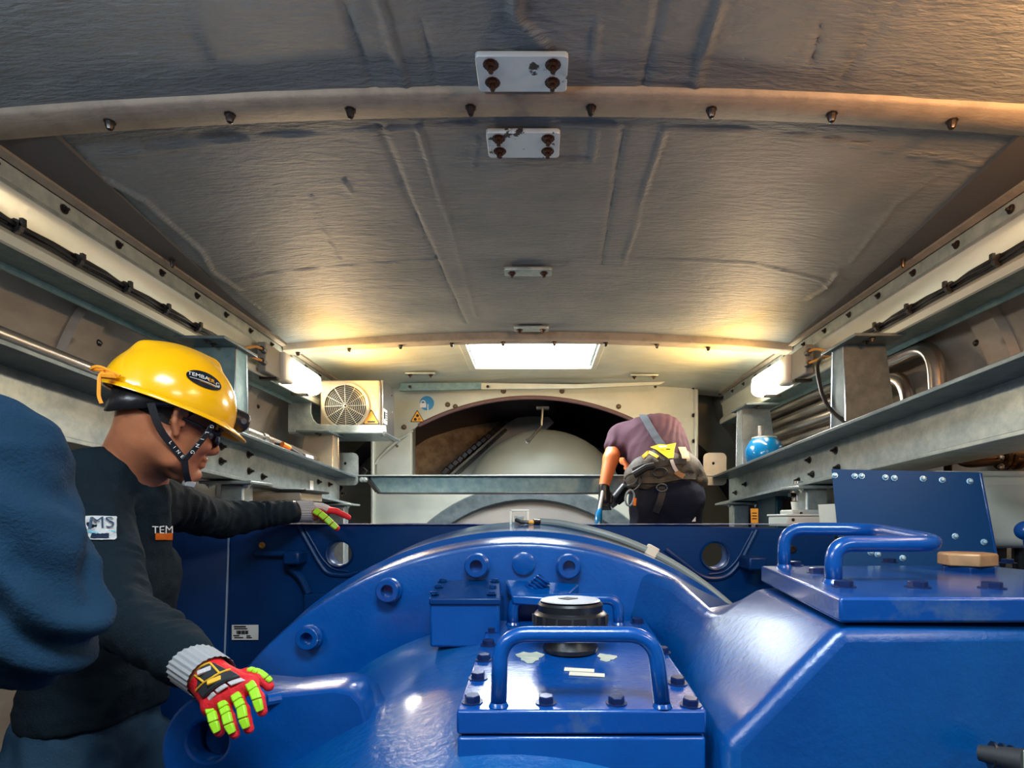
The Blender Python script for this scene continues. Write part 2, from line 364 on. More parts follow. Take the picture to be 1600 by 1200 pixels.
for a, c in (((-.37, -.2), (-.31, .46)), ((.31, -.2), (.37, .46)), ((-.37, -.22), (.37, -.15)), ((-.37, .38), (.37, .46))): b.bb(R(a[0], a[1], .955), R(c[0], c[1], 1.09))
struct(b.obj('added_hatch_frame', CREAM, bevel=.004))  # frame of the added opening that carries the overhead fill
# ------------------------------------------------------------------ far bulkhead
YW = 4.2
def W(u, v, d=YW): p = P(u, v, d); return (p.x, p.z-ZC)
cx, cz = W(830, 996); RR = 1.75
a0 = math.degrees(math.asin((W(830, 672)[1]-cz)/RR))
xl = W(644, 0)[0]
arcp = [(cx+RR*math.cos(math.radians(a)), cz+RR*math.sin(math.radians(a))) for a in np.linspace(180-62, 62, 30)]
arcp = [p for p in arcp if p[0] > xl]
hole = [(xl, .20), (xl, W(0, 672)[1])]+arcp+[(arcp[-1][0], .20)]
outer = [(-1.19, -1.6), (1.15, -1.6), (1.15, .965), (-1.19, .965)]
wb = struct(link('wall_front', plate_mesh('wall_front', [outer, hole], .03, FACE(R(0, YW, 0)), 0, CREAM), smooth=30))
# arch rim and folded edge
b = MB(); b.tube([R(p[0], YW-.005, p[1]) for p in [(x, z) for x, z in arcp]], .016, 8); b.obj('arch_rim', mat('brown_rubber_edge', (.14, .08, .08), .45), wb)
b = MB(); a2 = [W(x, y, YW-.03) for x, y in ((586, 726), (590, 718), (605, 702), (625, 686), (645, 673))]
b.tube([R(p[0], YW-.03, p[1]) for p in a2], .008, 6); b.obj('folded_edge', CREAM, wb)
b = MB(); b.hexa([R(*p) for p in [(W(590, 745)[0], YW-.028, W(0, 745)[1]), (W(644, 745)[0], YW-.028, W(0, 745)[1]), (W(644, 676)[0], YW-.028, W(0, 676)[1]), (W(590, 722)[0], YW-.028, W(0, 722)[1])]], (0, .02, 0)); b.obj('corner_plate', CREAM, wb, bevel=.003)
for s, x in ((-1, -1.19), (1, 1.145)):
    b = MB().bb(R(x-.012, YW-.06, -1.6 if s > 0 else -1.6), R(x+.012, YW+.42, .93)); b.obj('flange', CREAM, wb, bevel=.008)
    for v in (607, 650, 690, 735): bolt(wb, R(x-.012*s*0-.018*0-.014, YW-.03, (CV-v)/FPX*YW), (-1, 0, 0), .012, .012, 'hex')
for u, v in ((632, 668), (700, 633), (712, 636), (787, 612), (878, 612), (966, 636), (622, 698)):
    x, z = W(u, v); bolt(wb, R(x, YW-.015, z), (0, -1, 0), .016, .016, 'dome', m=mat('rusty_bolt', (.13, .09, .06), .5, .3))
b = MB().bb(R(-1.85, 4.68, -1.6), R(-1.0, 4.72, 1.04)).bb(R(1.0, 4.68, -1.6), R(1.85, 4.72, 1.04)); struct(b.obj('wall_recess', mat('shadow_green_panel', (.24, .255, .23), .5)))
b = MB().bb(R(-1.85, 4.7, 1.0), R(1.85, 4.72, 1.07)); struct(b.obj('trim_9', CREAM))
# chamber beyond the arch
DARK = mat('flare_tinted_dark_metal', (.018, .014, .045), .45, .3)  # violet of the lens flare put into the dark chamber colour
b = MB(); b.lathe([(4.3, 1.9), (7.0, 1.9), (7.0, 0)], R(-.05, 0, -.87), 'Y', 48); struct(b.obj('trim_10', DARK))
# profile rail under the hatch
t = thing('cable_tray', 'long flat grey steel profile rail above the dark arch under the roof hatch', 'rail', P(830, 603, 4.0))
b = MB(); q = [P(624, 598, 4.05), P(752, 597, 4.05), P(752, 608, 4.05), P(624, 611, 4.05)]; b.hexa(q, (0, .03, 0)); b.obj('left_section', GALVT, t, bevel=.003)
b = MB(); q = [P(752, 598, 4.05), P(900, 600, 3.98), P(1040, 596, 3.92), P(1030, 601, 3.92), P(900, 607, 3.98), P(752, 608, 4.05)]; b.hexa(q, (0, .03, 0)); b.obj('right_section', CREAM, t, bevel=.003)
for u in (640, 762, 925, 1024): bolt(t, P(u, 604, 4.03), (0, -1, 0), .008, .01, 'hex')
# ------------------------------------------------------------------ longitudinal steel beams
ZB = lambda y: .376-.0483*(y-1.2)
def beam(s, label):
    y0, y1 = -1.4, 3.62; xi = 1.12 if s < 0 else 1.078
    t = thing('steel_beam', label, 'beam', R(s*xi, 1.2, ZB(1.2)))
    def slab(x0, x1, dz0, dz1, name, m, bev=.002):
        b = MB(); b.hexa([R(s*x0, y0, ZB(y0)+dz0), R(s*x1, y0, ZB(y0)+dz0), R(s*x1, y0, ZB(y0)+dz1), R(s*x0, y0, ZB(y0)+dz1)], (0, y1-y0, ZB(y1)-ZB(y0)))
        return b.obj(name, m, t, bevel=bev)
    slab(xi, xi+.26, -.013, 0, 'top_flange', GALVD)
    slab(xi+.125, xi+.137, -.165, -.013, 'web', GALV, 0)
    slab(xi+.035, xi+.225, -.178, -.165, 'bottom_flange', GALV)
    # flat grey rail standing on the flange edge
    xw = xi+.125
    if s < 0: bl = [(300, 713, 0), (316, 698, 0), (345, 698, 0), (345, 721, 0), (388, 706, 0), (389, 736, 0), (410, 745, 0), (497, 753, 0), (514, 757, 0), (535, 755, 0), (534, 771, 0)]
    else: bl = [(1265, 719, 0), (1306, 704, 0), (1248, 751, 0), (1270, 741, 0), (1310, 731, 0), (1150, 770, 0), (1165, 757, 0)]
    for (u, v, _) in bl:
        y = xw*FPX/abs(u-CU); z = (CV-v)/FPX*y; bolt(t, R(s*xw, y, min(max(z, ZB(y)-.15), ZB(y)-.04)), (-s, 0, 0), .011, .022, 'nut')
    return t
bL = beam(-1, 'galvanised steel beam running along the left side, behind the worker in the yellow helmet')
bR = beam(1, 'galvanised steel beam running along the right side, behind the blue panel')
fr = frm(P(531, 771, 3.32)+Vector((-.03, 0, -.02)), (0, 1, 0), (1, 0, 0))
xw = 1.245; y = xw*FPX/(CU-505); flat_print('rating_label', [rect(.05, .07)], frm(R(-xw+.003, y-.18, ZB(y)-.10), (0, 1, 0), (1, 0, 0)), WHITEP, bL)
# posts under the beams
def post(s, y, label):
    z1 = ZB(y)-.18; x = s*(1.19 if s < 0 else 1.17); t = thing('support_post', label, 'post', R(x, y, -1.6))
    MB().bb(R(x-.10, y-.09, z1-.012), R(x+.10, y+.09, z1)).obj('head_plate', GALV, t, bevel=.003)
    MB().bb(R(x-.045, y-.04, -1.6), R(x+.045, y+.04, z1-.012)).obj('column', GALV, t, bevel=.006)
    for a in (-1, 1): bolt(t, R(x+a*.075, y-.06, z1-.012), (0, 0, -1), .012, .016, 'nut', m=GALV)
post(-1, 2.28, 'short grey steel post under the left beam, near the worker\'s outstretched arm')
post(-1, 3.45, 'grey steel post under the left beam, below the fan heater')
post(1, 2.45, 'grey steel post under the right beam, left of the blue panel')
post(1, 3.35, 'grey steel post under the right beam, behind the bent worker')
# cross beam
t = thing('cross_beam', 'mottled teal-grey steel crossbeam spanning between the two side beams', 'beam', P(800, 757, 3.58))
y = 3.6; z1, z0 = (CV-743)/FPX*y, (CV-770)/FPX*y; xa, xb = -1.11, 1.08
b = MB(); b.bb(R(xa, y-.06, z1-.008), R(xb, y+.06, z1)); b.obj('top_flange', GALV, t, bevel=.002)
b = MB(); b.hexa([R(xa+.06, y, z1-.008), R(xa+.12, y, z0), R(xb-.05, y, z0), R(xb-.02, y, z1-.008)], (0, .012, 0)); b.obj('web', GALVT, t)
b = MB(); b.bb(R(xa+.12, y-.055, z0-.008), R(xb-.05, y+.06, z0)); b.obj('bottom_flange', DOXID, t, bevel=.002)
b = MB(); b.hexa([R(xa+.035, y-.055, z1-.008), R(xa+.06, y-.055, z1-.008), R(xa+.135, y-.055, z0), R(xa+.11, y-.055, z0)], (0, .07, 0)); b.obj('end_cheek', DOXID, t)
for x in (xa+.05, xa+.03): bolt(t, R(x, y-.058, z1-.03), (0, -1, 0), .012, .014, 'hex', m=GALV)
for s in (-1, 1):                                   # rounded tie plates where the beams meet
    t2 = thing('tie_plate', 'pale rounded tie plate bolted beside the %s end of the crossbeam' % ('left' if s < 0 else 'right'), 'plate', R(s*1.2, 3.64, .2))
    ux = 530 if s < 0 else 1129
    link('plate', plate_mesh('plate', [rect(.14, .20, .03), circ(.009, -.01, .035)], .01, FACE(P(ux+12*s*-1, 733, 3.55)), 0, GOLDM if s > 0 else GALV), t2)
    tt = MB(); tt.tube([P(ux+31, 744, 3.9), P(ux+41, 733, 3.9)], .02, 10); tt.obj('bush', DOXID, t2)
# stanchions between side beam and roof channel
def stanchion(s, y, label, dark, z1=.69):
    xi = 1.20; z0 = ZB(y); t = thing('stanchion', label, 'stanchion', R(s*xi, y, z0)); m = dark
    b = MB()
    w0, w1 = .115, .085                             # tapering U section, open to the outside
    b.hexa([R(s*xi, y-w0/2, z0), R(s*xi, y+w0/2, z0), R(s*xi, y+w1/2, z1), R(s*xi, y-w1/2, z1)], (s*.004, 0, 0)); b.obj('web', m, t)
    for a in (-1, 1):
        b = MB(); b.hexa([R(s*xi, y+a*w0/2, z0), R(s*(xi+.20), y+a*w0/2, z0), R(s*(xi+.16), y+a*w1/2, z1), R(s*xi, y+a*w1/2, z1)], (0, a*.004, 0)); b.obj('flange', m, t)
        b = MB(); b.tube([R(s*(xi-.001), y+a*w0/2, z0), R(s*(xi-.001), y+a*w1/2, z1)], .004, 6); b.obj('edge_weld', CHROME, t)
    b = MB().bb(R(s*(xi-.02), y-.16, z1-.012), R(s*(xi+.17), y+.10, z1)); b.obj('head_plate', GALVD, t, bevel=.002)
    for a in (-.13, -.09): bolt(t, R(s*(xi+.06), y+a, z1-.012), (0, 0, -1), .010, .012, 'nut')
stanchion(-1, 2.33, 'tapered teal-grey stanchion behind the yellow helmet, left side', GALVT)
stanchion(1, 2.30, 'dark tapered stanchion on the right beam with a black cable across it', GALVD)
stanchion(1, 3.42, 'pale tapered stanchion on the right beam beside the blue pressure vessel', GALV, .655)
stanchion(-1, 3.42, 'mottled stanchion on the left beam below the fan heater bracket', GOLDM, .50)
# ================================================================== fittings
for i, (u, v, yc, w_, two, lab) in enumerate(((816, 111, 1.256, .195, 1, 'bluish steel clamp plate with four dark nuts, nearest on the ceiling above the tan rib'),
        (818, 224, 1.495, .185, 1, 'steel clamp plate with four dark nuts on the ceiling just beyond the tan rib'),
        (825, 420, 2.27, .185, 0, 'grey clamp plate alone in the middle of the ceiling panel'),
        (830, 513, 2.955, .175, 0, 'small shiny clamp plate just before the far roof rib'),
        (657, 578, 3.80, .20, 0, 'grey clamp plate on the roof left of the hatch'),
        (1006, 593, 3.86, .19, 0, 'beige clamp plate on the roof right of the hatch'))):
    x = (u-CU)/FPX*yc; z = RZ(x)-.006; t = thing('clamp_plate', lab, 'plate', R(x, yc, z), 'clamp plates on the roof')
    m = mat('stained_plate', (.62, .70, .76), .35, .5, col2=(.05, .045, .045), nscale=22, contrast=(.60, .64)) if two else GALV
    h = .098 if two else .06
    link('plate', plate_mesh('plate', [rect(w_, h, .008)], .010, frm(R(x, yc, z-.006), (1, 0, 0), (0, 0, -1)), .001, m), t)
    for sx in (-1, 1):
        for sy in ((-.028, .022) if two else (0,)):
            bolt(t, R(x+sx*w_*.34, yc+sy, z-.011), (0, 0, -1), .0115, .018, 'nut', m=mat('brown_oiled_nut', (.07, .035, .025), .2, .6))
# bulkhead lamps
def lamp(s, ya, yb, label):
    t = thing('bulkhead_lamp', label, 'lamp', R(s*1.30, (ya+yb)/2, .76)); xa, xb = 1.325, 1.285
    b = MB().bb(R(s*xa, ya-.16, .695), R(s*xb, ya, .835)); b.obj('end_box', mat('grey_lamp_box', (.2, .2, .19), .5), t, bevel=.006)
    b = MB().bb(R(s*xa, ya, .69), R(s*1.262, ya+.10, .835)); b.obj('housing', LAMPG, t, bevel=.01)
    b = MB(); n = 8
    pr = [(1.30, .700), (1.262, .705), (1.24, .725), (1.235, .765), (1.24, .805), (1.262, .825), (1.30, .83)]
    b.add([R(s*x, y, z) for y in (ya+.08, yb-.05) for x, z in pr]+[R(s*(1.27+(x-1.27)*.5), yb, .765+(z-.765)*.7) for x, z in pr],
          [(i+j*7, i+1+j*7, i+8+j*7, i+7+j*7) for j in (0, 1) for i in range(6)]+[tuple(range(14, 21)), tuple(range(6, -1, -1))])
    b.obj('diffuser', LAMPM, t, bevel=.006)
    for z in (.735, .79):
        q = MB(); q.tube([R(s*1.29, ya-.16, z), R(s*1.285, ya-.20, z)], .014, 10); q.obj('cable_gland', BLACK, t)
        q = MB(); q.tube(fillet([R(s*1.285, ya-.20, z), R(s*1.29, ya-.25, z-.003), R(s*1.325, ya-.36, .735)], .05), .006, 6); q.obj('lead', mat('amber_lead', (.55, .25, .05), .5), t)
    b = MB().bb(R(s*1.345, ya-.10, .672), R(s*1.26, ya-.07, .684)).bb(R(s*1.345, yb-.2, .672), R(s*1.26, yb-.17, .684)); b.obj('mounting_clip', DOXID, t, kind='stuff')
    return t
lamp(-1, 2.88, 3.34, 'glowing bulkhead lamp on the left roof channel, beside the fan heater')
lamp(1, 2.92, 3.38, 'glowing bulkhead lamp on the right roof channel, above the pressure vessel')
# unseen lamps, same model; the left one is added for fill
lamp(-1, -.75, -.2, 'added bulkhead fill lamp on the left roof channel behind the photographer')
lamp(1, .30, .98, 'bulkhead lamp on the right roof channel nearest the photographer')
# cable bundles on the channels
for s, lab in ((-1, 'black cable bundle tied along the left roof channel'), (1, 'black cable bundle tied along the right roof channel')):
    t = thing('cable_bundle', lab, 'cable', R(s*1.325, 1.5, .744)); ys = np.linspace(-1.2, 2.62, 60)
    for k in range(3):
        q = MB(); q.tube([R(s*(1.337-.006*(k == 1)-.004*math.sin(y*33)), y, .738+.010*k+.003*math.sin(y*17+k*2)) for y in ys], .0055, 6); q.obj('cable', BLACK, t)
    for i in range(20):
        y = -1.06+.195*i
        if y > 2.6: break
        q = MB(); q.lathe([(y-.006, .006), (y-.006, .019), (y+.006, .019), (y+.006, .006)], R(s*1.336, 0, .748), 'Y', 8); q.box(R(s*1.318, y, .757), (.01, .012, .02)); q.obj('cable_tie', BLACK, t)
t = tag(MB().tube(fillet([R(1.32, 2.66, .742), R(1.24, 2.52, .70), R(1.17, 2.42, .64), R(1.175, 2.36, .46), R(1.21, 2.2, .34)], .12, 8), .008, 8).obj('black_cable', BLACK), 'loose black cable hanging from the right lamp down across the dark stanchion', 'cable')
# fan heater and its bracket
t = thing('fan_heater', 'boxy metal fan heater with round wire grille and warning triangle', 'heater', P(546, 677, 3.5))
f0, f1 = 3.47, 3.76
fx0, fx1 = (500-CU)/FPX*f0, (593-CU)/FPX*f0; fz0, fz1 = (CV-676)/FPX*f0, (CV-594)/FPX*f0
MB().bb(R(fx0, f0, fz0), R(fx1, f1, fz1)).obj('casing', mat('warm_zinc_sheet', (.50, .40, .28), .32, .5, col2=(.42, .35, .26), nscale=6), t, bevel=.008)
MB().bb(R(fx1-.002, f0+.03, fz0-.02), R(fx1+.012, f1+.02, fz1+.01)).obj('side_panel', STEEL, t, bevel=.006)
gc = P(541, 635, f0-.01); gr = 34/FPX*f0
MB().lathe([(f0+.004, gr*.99), (f0-.022, gr*.97), (f0-.022, gr*1.06), (f0, gr*1.09)], (gc.x, 0, gc.z), 'Y', 40).obj('fan_ring', GOLDM, t, smooth=50)
MB().lathe([(f0-.003, 0), (f0-.003, gr)], (gc.x, 0, gc.z), 'Y', 32).obj('fan_recess', mat('dark_fan', (.05, .03, .03), .5), t)
b = MB()
for k in range(5):
    a = k*2*math.pi/5; b.hexa([gc+Vector((math.cos(a+q)*r, .004, math.sin(a+q)*r)) for q, r in ((0, .02), (-.15, gr*.92), (.55, gr*.92), (.4, .02))], (0, .002, 0))
b.obj('fan_blade', BLACK, t, kind='stuff')
g = MB()
for k in range(1, 12): g.lathe([(f0-.026, gr*k/11.5-.0013), (f0-.028, gr*k/11.5), (f0-.026, gr*k/11.5+.0013)], (gc.x, 0, gc.z), 'Y', 36)
for k in range(12):
    a = k*math.pi/6+.03; g.tube([gc+Vector((math.cos(a)*.006, -.018, math.sin(a)*.006)), gc+Vector((math.cos(a)*gr, -.018, math.sin(a)*gr))], .0016, 5)
g.obj('wire_grille', PALE, t)
fr = FACE(P(580, 655, f0-.004)); flat_print('warning_triangle', [rtri(.108)], fr, INK, t); flat_print('triangle_face', [rtri(.090)], FACE(P(580, 655, f0-.006)), YEL, t)
flat_print('hot_surface_mark', [rect(.045, .010)], FACE(P(580, 659, f0-.008)), INK, t)
fr = frm(R(fx1+.0135, 3.55, fz0+.11), (0, 1, 0), (1, 0, 0)); flat_print('rating_label', [rect(.09, .09)], fr, WHITEP, t); 
fr2 = frm(R(fx1+.0145, 3.55, fz0+.11), (0, 1, 0), (1, 0, 0)); flat_print('label_print', [rect(.03, .045, 0, -.02, .005)], fr2, INK, t)
for k in range(4): flat_print('label_print', [rect(.03, .006, 0, .022, .024-.014*k)], fr2, INK, t)
for v in (612, 640): bolt(t, R(fx1+.012, 3.70, (CV-v)/FPX*3.6), (1, 0, 0), .008, .01, 'dome', m=CHROME)
t = thing('heater_bracket', 'mottled galvanised L-shaped bracket carrying the fan heater', 'bracket', P(520, 676, 3.42))
yb_ = 3.42; pt = lambda u, v: ((u-CU)/FPX*yb_, (CV-v)/FPX*yb_)
lp = [pt(451, 614), pt(486, 614), pt(486, 645), pt(489, 655), pt(495, 662), pt(504, 664), pt(603, 665), pt(604, 676), pt(451, 675)]
link('plate', plate_mesh('plate', [[(x, z) for x, z in lp]], .008, FACE(R(0, yb_, 0)), .001, GALV), t)
MB().bb(R(pt(451, 0)[0], yb_, pt(0, 676)[1]-.004), R(pt(604, 0)[0], 3.78, pt(0, 676)[1])).obj('shelf', GALV, t)
bolt(t, P(601, 677, 3.41), (0, -1, 0), .009, .01, 'hex', m=CHROME)
# signs on the bulkhead
t = thing('mandatory_sign', 'round blue sticker with a white padlock on the far bulkhead', 'sign', P(667, 630, YW-.02))
flat_print('disc', [circ(.052)], FACE(P(667, 630, YW-.017)), mat('sign_blue', (.02, .25, .55), .4), t)
fr = FACE(P(661, 632, YW-.019)); flat_print('padlock_body', [rect(.045, .032, .003, 0, -.006)], fr, WHITEP, t); flat_print('padlock_shackle', [circ(.018, 0, .014), circ(.011, 0, .014)], FACE(P(661, 632, YW-.0195)), WHITEP, t)
flat_print('pictogram_bar', [rect(.007, .05, 0, .035, -.022)], fr, WHITEP, t)
t = thing('warning_sign', 'yellow triangular rotating-parts sticker on the far bulkhead', 'sign', P(651, 651, YW-.02))
flat_print('border', [rtri(.105)], FACE(P(652, 653, YW-.017)), INK, t); flat_print('face', [rtri(.088)], FACE(P(652, 653, YW-.019)), YEL, t)
for dx, dz in ((.002, .016), (-.014, -.010), (.014, -.008)): flat_print('gear_mark', [circ(.011, dx, dz, 10)], FACE(P(652, 653, YW-.021)), INK if dx < .01 else mat('brown_print', (.4, .18, .03), .5), t)
# pipes, left
yy = [(-1.3, .448+.12), (1.39, .446), (3.5, .352)]
t = thing('hydraulic_pipe', 'polished steel pipe running above the left beam', 'pipe', R(-1.3, 1.4, .44))
MB().tube([R(-1.30, -1.3, ZB(-1.3)+.078), R(-1.30, 3.35, ZB(3.35)+.078)], .021, 14).obj('tube', PIPE, t)
MB().lathe([(2.70, .019), (2.70, .027), (2.74, .027), (2.74, .019)], R(-1.30, 0, ZB(2.7)+.078), 'Y', 14).obj('clamp', CHROME, t)
MB().tube([P(423, 690, 2.8), P(440, 694, 2.85), P(452, 700, 2.9), P(472, 713, 3.0), P(485, 716, 3.05)], .010, 8).obj('flexible_hose', RUBBER, t)
MB().tube([P(441, 694, 2.83), P(452, 700, 2.88)], .014, 8).obj('orange_sleeve', ORANGE, t)
MB().tube([P(474, 714, 3.0), P(486, 717, 3.05)], .019, 8).obj('fitting', STEEL, t)
# pipes, right
t = thing('pipe_bank', 'bank of satin steel pipes on the right wall, bending down behind the dark stanchion', 'pipes', R(1.5, 2.3, .5))
for (x, z, r, ye, zd) in ((1.49, .665, .031, 2.16, .22), (1.50, .590, .030, 2.34, .22), (1.47, .515, .028, 2.52, .22), (1.49, .452, .026, 2.66, .22), (1.46, .39, .024, 4.0, None)):
    p = [R(x, 4.15, z), R(x, ye, z)]+([R(x, ye-.001, z-.0), R(x, ye-.06, zd)] if zd else [])
    p = [R(x, 4.15, z), R(x, ye, z), R(x-.01, ye-.05, zd)] if zd else [R(x, 4.15, z), R(x, 2.4, z)]
    MB().tube(fillet(p, .13, 8), r, 14).obj('tube', PIPE, t)
t = thing('wall_conduit', 'pale straight conduit low on the right wall behind the stanchions', 'pipe', R(1.6, 3, .35))
MB().tube([R(1.58, 4.1, .33), R(1.58, 2.3, .33)], .02, 10).obj('tube', mat('bluish_tube', (.25, .42, .5), .35), t)
# pressure vessel
t = thing('pressure_vessel', 'round glossy blue pressure vessel standing on the right beam', 'vessel', P(1193, 722, 3.2))
c = P(1194, 708, 3.2); VB = mat('vessel_blue', (.0, .14, .34), .16, coat=.8)
MB().lathe([(-.092, 0), (-.09, .06), (-.072, .088), (-.02, .105), (.03, .100), (.065, .080), (.082, .062)], c, 'Z', 36).obj('body', VB, t, smooth=180)
MB().lathe([(.08, .066), (.088, .066), (.09, .0)], c, 'Z', 28).obj('cap_plate', PALE, t)
MB().lathe([(.088, .016), (.15, .016), (.15, 0)], c+Vector((-.02, 0, 0)), 'Z', 12).obj('valve_stem', STEEL, t)
# kit under the right beam
def crate(name, lab, cat, a, b_, m, parts=()):
    t = thing(name, lab, cat, (Vector(a)+Vector(b_))/2); MB().bb(a, b_).obj('housing', m, t, bevel=.006); return t
GREYB = mat('grey_box_enamel', (.50, .55, .53), .45)
a = P(1200, 821, 2.3); t = crate('junction_box', 'low grey junction box on the blue frame left of the blue panel', 'box', R(a.x, 2.12, -.03), R(a.x+.235, 2.3, .008), GREYB)
MB().bb(R(a.x-.004, 2.115, .008), R(a.x+.24, 2.305, .016)).obj('lid', GREYB, t, bevel=.003)
for dx in (.02, .21): bolt(t, R(a.x+dx, 2.118, -.005), (0, -1, 0), .005, .004, 'dome')
t = crate('sensor_box', 'small grey box with angled lid behind the low junction box', 'box', R(a.x+.105, 2.32, -.03), R(a.x+.235, 2.44, .035), GREYB)
bolt(t, R(a.x+.14, 2.316, .02), (0, -1, 0), .005, .004, 'dome')
t = thing('electric_sensor', 'cylindrical sensor with white connector under the right beam', 'sensor', P(1247, 800, 2.55))
MB().lathe([(-.075, .024), (0, .033), (.0, .0)], P(1248, 784, 2.6), 'Z', 16).obj('white_cone', TANKM, t)
MB().lathe([(.0, .026), (.035, .026), (.035, .033), (.06, .033), (.065, .02), (.09, .02), (.09, 0)], P(1247, 783, 2.6), 'Z', 14).obj('body', STEEL, t)
MB().bb(P(1236, 770, 2.58), P(1252, 776, 2.58)+Vector((0, .03, 0))).obj('clip', BLACK, t)
t = thing('column_cover', 'rounded grey steel cylinder between the post and the blue panel', 'cylinder', P(1294, 790, 2.6))
MB().lathe([(-.06, .028), (-.03, .04), (.10, .04), (.10, 0)], P(1290, 790, 2.65), 'Z', 20).obj('body', GALV, t)
t = thing('teal_cabinet', 'dark teal cabinet in the shadow under the right beam', 'cabinet', P(1210, 800, 3.0))
MB().bb(R(1.22, 2.95, -1.6), R(1.62, 3.2, .17)).obj('body', mat('dark_teal_enamel', (.0, .05, .07), .4), t, bevel=.01); MB().bb(R(1.25, 2.94, .02), R(1.40, 2.951, .10)).obj('door_plate', DOXID, t)
t = thing('yellow_placard', 'small yellow placard standing on the frame near the bent worker', 'sign', P(1179, 807, 2.5))
MB().bb(R(.935, 2.505, -.80), R(.948, 2.52, .045)).obj('stake', GALVD, t)
flat_print('border', [rect(.036, .068)], FACE(P(1179, 806, 2.5)), INK, t); flat_print('face', [rect(.031, .063)], FACE(P(1179, 806, 2.497)), YEL, t)
for k in range(3): flat_print('print_line', [rect(.02, .004, 0, 0, .012-.012*k)], FACE(P(1179, 806, 2.494)), INK, t)


# tank at right
t = thing('coolant_tank', 'pale rounded plastic tank behind the blue panel at the right edge', 'tank', R(1.38, 1.7, -.1))
q = MB(); q.bb(R(1.10, 1.62, -.085), R(1.68, 1.95, .125)); q.obj('body', TANKM, t, bevel=.03, seg=4)
MB().bb(R(1.12, 1.62, .118), R(1.68, 1.95, .134)).obj('upper_edge', TANKM, t, bevel=.008)
for dx in (1.34, 1.41, 1.5): MB().lathe([(-.16, .018), (-.11, .022), (-.085, .022)], R(dx, 1.68, 0), 'Z', 12).obj('outlet', BLACK, t)
MB().bb(R(1.15, 1.7, -1.6), R(1.6, 1.9, -.16)).obj('stand', mat('dark_teal_enamel', (0, 0, 0)), t)
t = thing('coolant_pipe', 'dark brown glossy pipe with flanged joints above the pale tank', 'pipe', R(1.5, 1.9, .2))
BR = mat('brown_glossy_pipe', (.06, .035, .022), .15, .6)
MB().tube(fillet([P(1492, 700, 2.1), P(1505, 722, 2.06), P(1565, 716, 2.0), P(1680, 712, 1.9)], .06, 6), .024, 14).obj('tube', BR, t)
MB().tube([P(1530, 712, 2.08), P(1600, 705, 2.05)], .014, 10).obj('thin_tube', PIPE, t)
c = P(1572, 716, 1.99)
for dx in (-.02, .0, .03): MB().lathe([(0, .024), (0, .04), (.012, .04), (.012, .024)], c+Vector((dx, 0, 0)), 'X', 18).obj('joint_flange', BR, t)
for dx, dz in ((-.03, .03), (-.03, -.03), (-.03, 0)): bolt(t, c+Vector((dx, -.02, dz)), (-1, 0, 0), .008, .012, 'hex', m=CHROME)
MB().tube([P(1579, 700, 1.98), P(1640, 700, 1.9)], .032, 12).obj('filter_body', mat('brown_pale_pipe', (.30, .22, .13), .2, .5), t)
t = thing('vertical_pipe', 'thin dark upright pipe just above the blue panel', 'pipe', P(1480, 720, 2.1)); MB().tube([P(1481, 690, 2.2), P(1481, 800, 2.2)], .014, 10).obj('tube', BR, t)
t = thing('cable_duct', 'small beige cable duct with a black cover beside the left post', 'duct', P(415, 772, 2.5))
MB().bb(P(388, 782, 2.5), P(470, 768, 2.5)+Vector((0, .25, 0))).obj('duct', GOLDM, t, bevel=.004)
MB().bb(P(424, 768, 2.48), P(478, 764, 2.48)+Vector((0, .28, 0))).obj('cover', BLACK, t, bevel=.003)
MB().bb(P(392, 1400, 2.6), P(402, 782, 2.6)+Vector((0, .03, 0))).obj('stay', GALVD, t)
# service platform the far worker stands on
t = thing('service_platform', 'dark checker plate platform behind the blue frame', 'platform', R(.5, 2.9, -.7))
MB().bb(R(-1.0, 2.25, -.80), R(1.05, 4.1, -.77)).obj('deck', GALVD, t)
for x in (-.9, .95): MB().bb(R(x, 2.3, -1.6), R(x+.06, 2.36, -.8)).obj('leg', GALVD, t); MB().bb(R(x, 3.9, -1.6), R(x+.06, 3.96, -.8)).obj('leg', GALVD, t)
# ------------------------------------------------------------------ inside the arch: rotor parts
t = thing('brake_disc', 'brown grooved disc with dark teeth seen through the arch', 'disc', P(700, 745, 5.2))
GRO = mat('grooved_brown_steel', (.26, .20, .14), .5, .2, col2=(.58, .47, .34), nscale=9, stretch=(1, 1, 1), bump=.5, bscale=30, bstretch=(5, 1, .5))
MB().hexa([P(600, 830, 5.2), P(690, 748, 5.2), P(845, 628, 6.2), P(845, 560, 6.3), P(600, 560, 5.4)], (0, .15, 0)).obj('grooved_face', GRO, t)
for i in range(13):
    f = i/12; d = 5.05+.75*f**1.0; c = P(697+88*f, 737-72*f, d)
    MB().box(c, (.075, .09, .050), Matrix.Rotation(-.9, 3, 'Y')).obj('tooth', DOXID, t, bevel=.008)
t = thing('bearing_shell', 'smooth grey slanted metal shell below the row of teeth', 'shell', P(740, 740, 5.1))
q = [P(690, 752, 5.0), P(792, 662, 5.75), P(840, 633, 6.0), P(866, 660, 5.7), P(762, 752, 4.9), P(762, 900, 4.9), P(690, 900, 5)]
MB().hexa(q, (0, .2, 0)).obj('shell', mat('smooth_grey_shell', (.6, .62, .6), .4, .1, bump=.02), t)
MB().tube([P(712, 742, 5.0), P(790, 672, 5.6)], .018, 8).obj('lip', GALVD, t)
t = thing('hub_cowl', 'pale grey-green domed cowl in the middle of the arch', 'dome', P(850, 745, 5.0))
c = P(850, 800, 5.0)
MB().lathe([(-.1-.55*(1-r_**2)**.5*0-.10*math.cos(a_*math.pi/2), .70*math.sin(a_*math.pi/2)) for a_ in np.linspace(0, 1, 10) for r_ in (0,)], c, 'Y', 48).obj('dome_face', mat('pale_cowl', (.34, .38, .34), .4, .2), t, smooth=180)
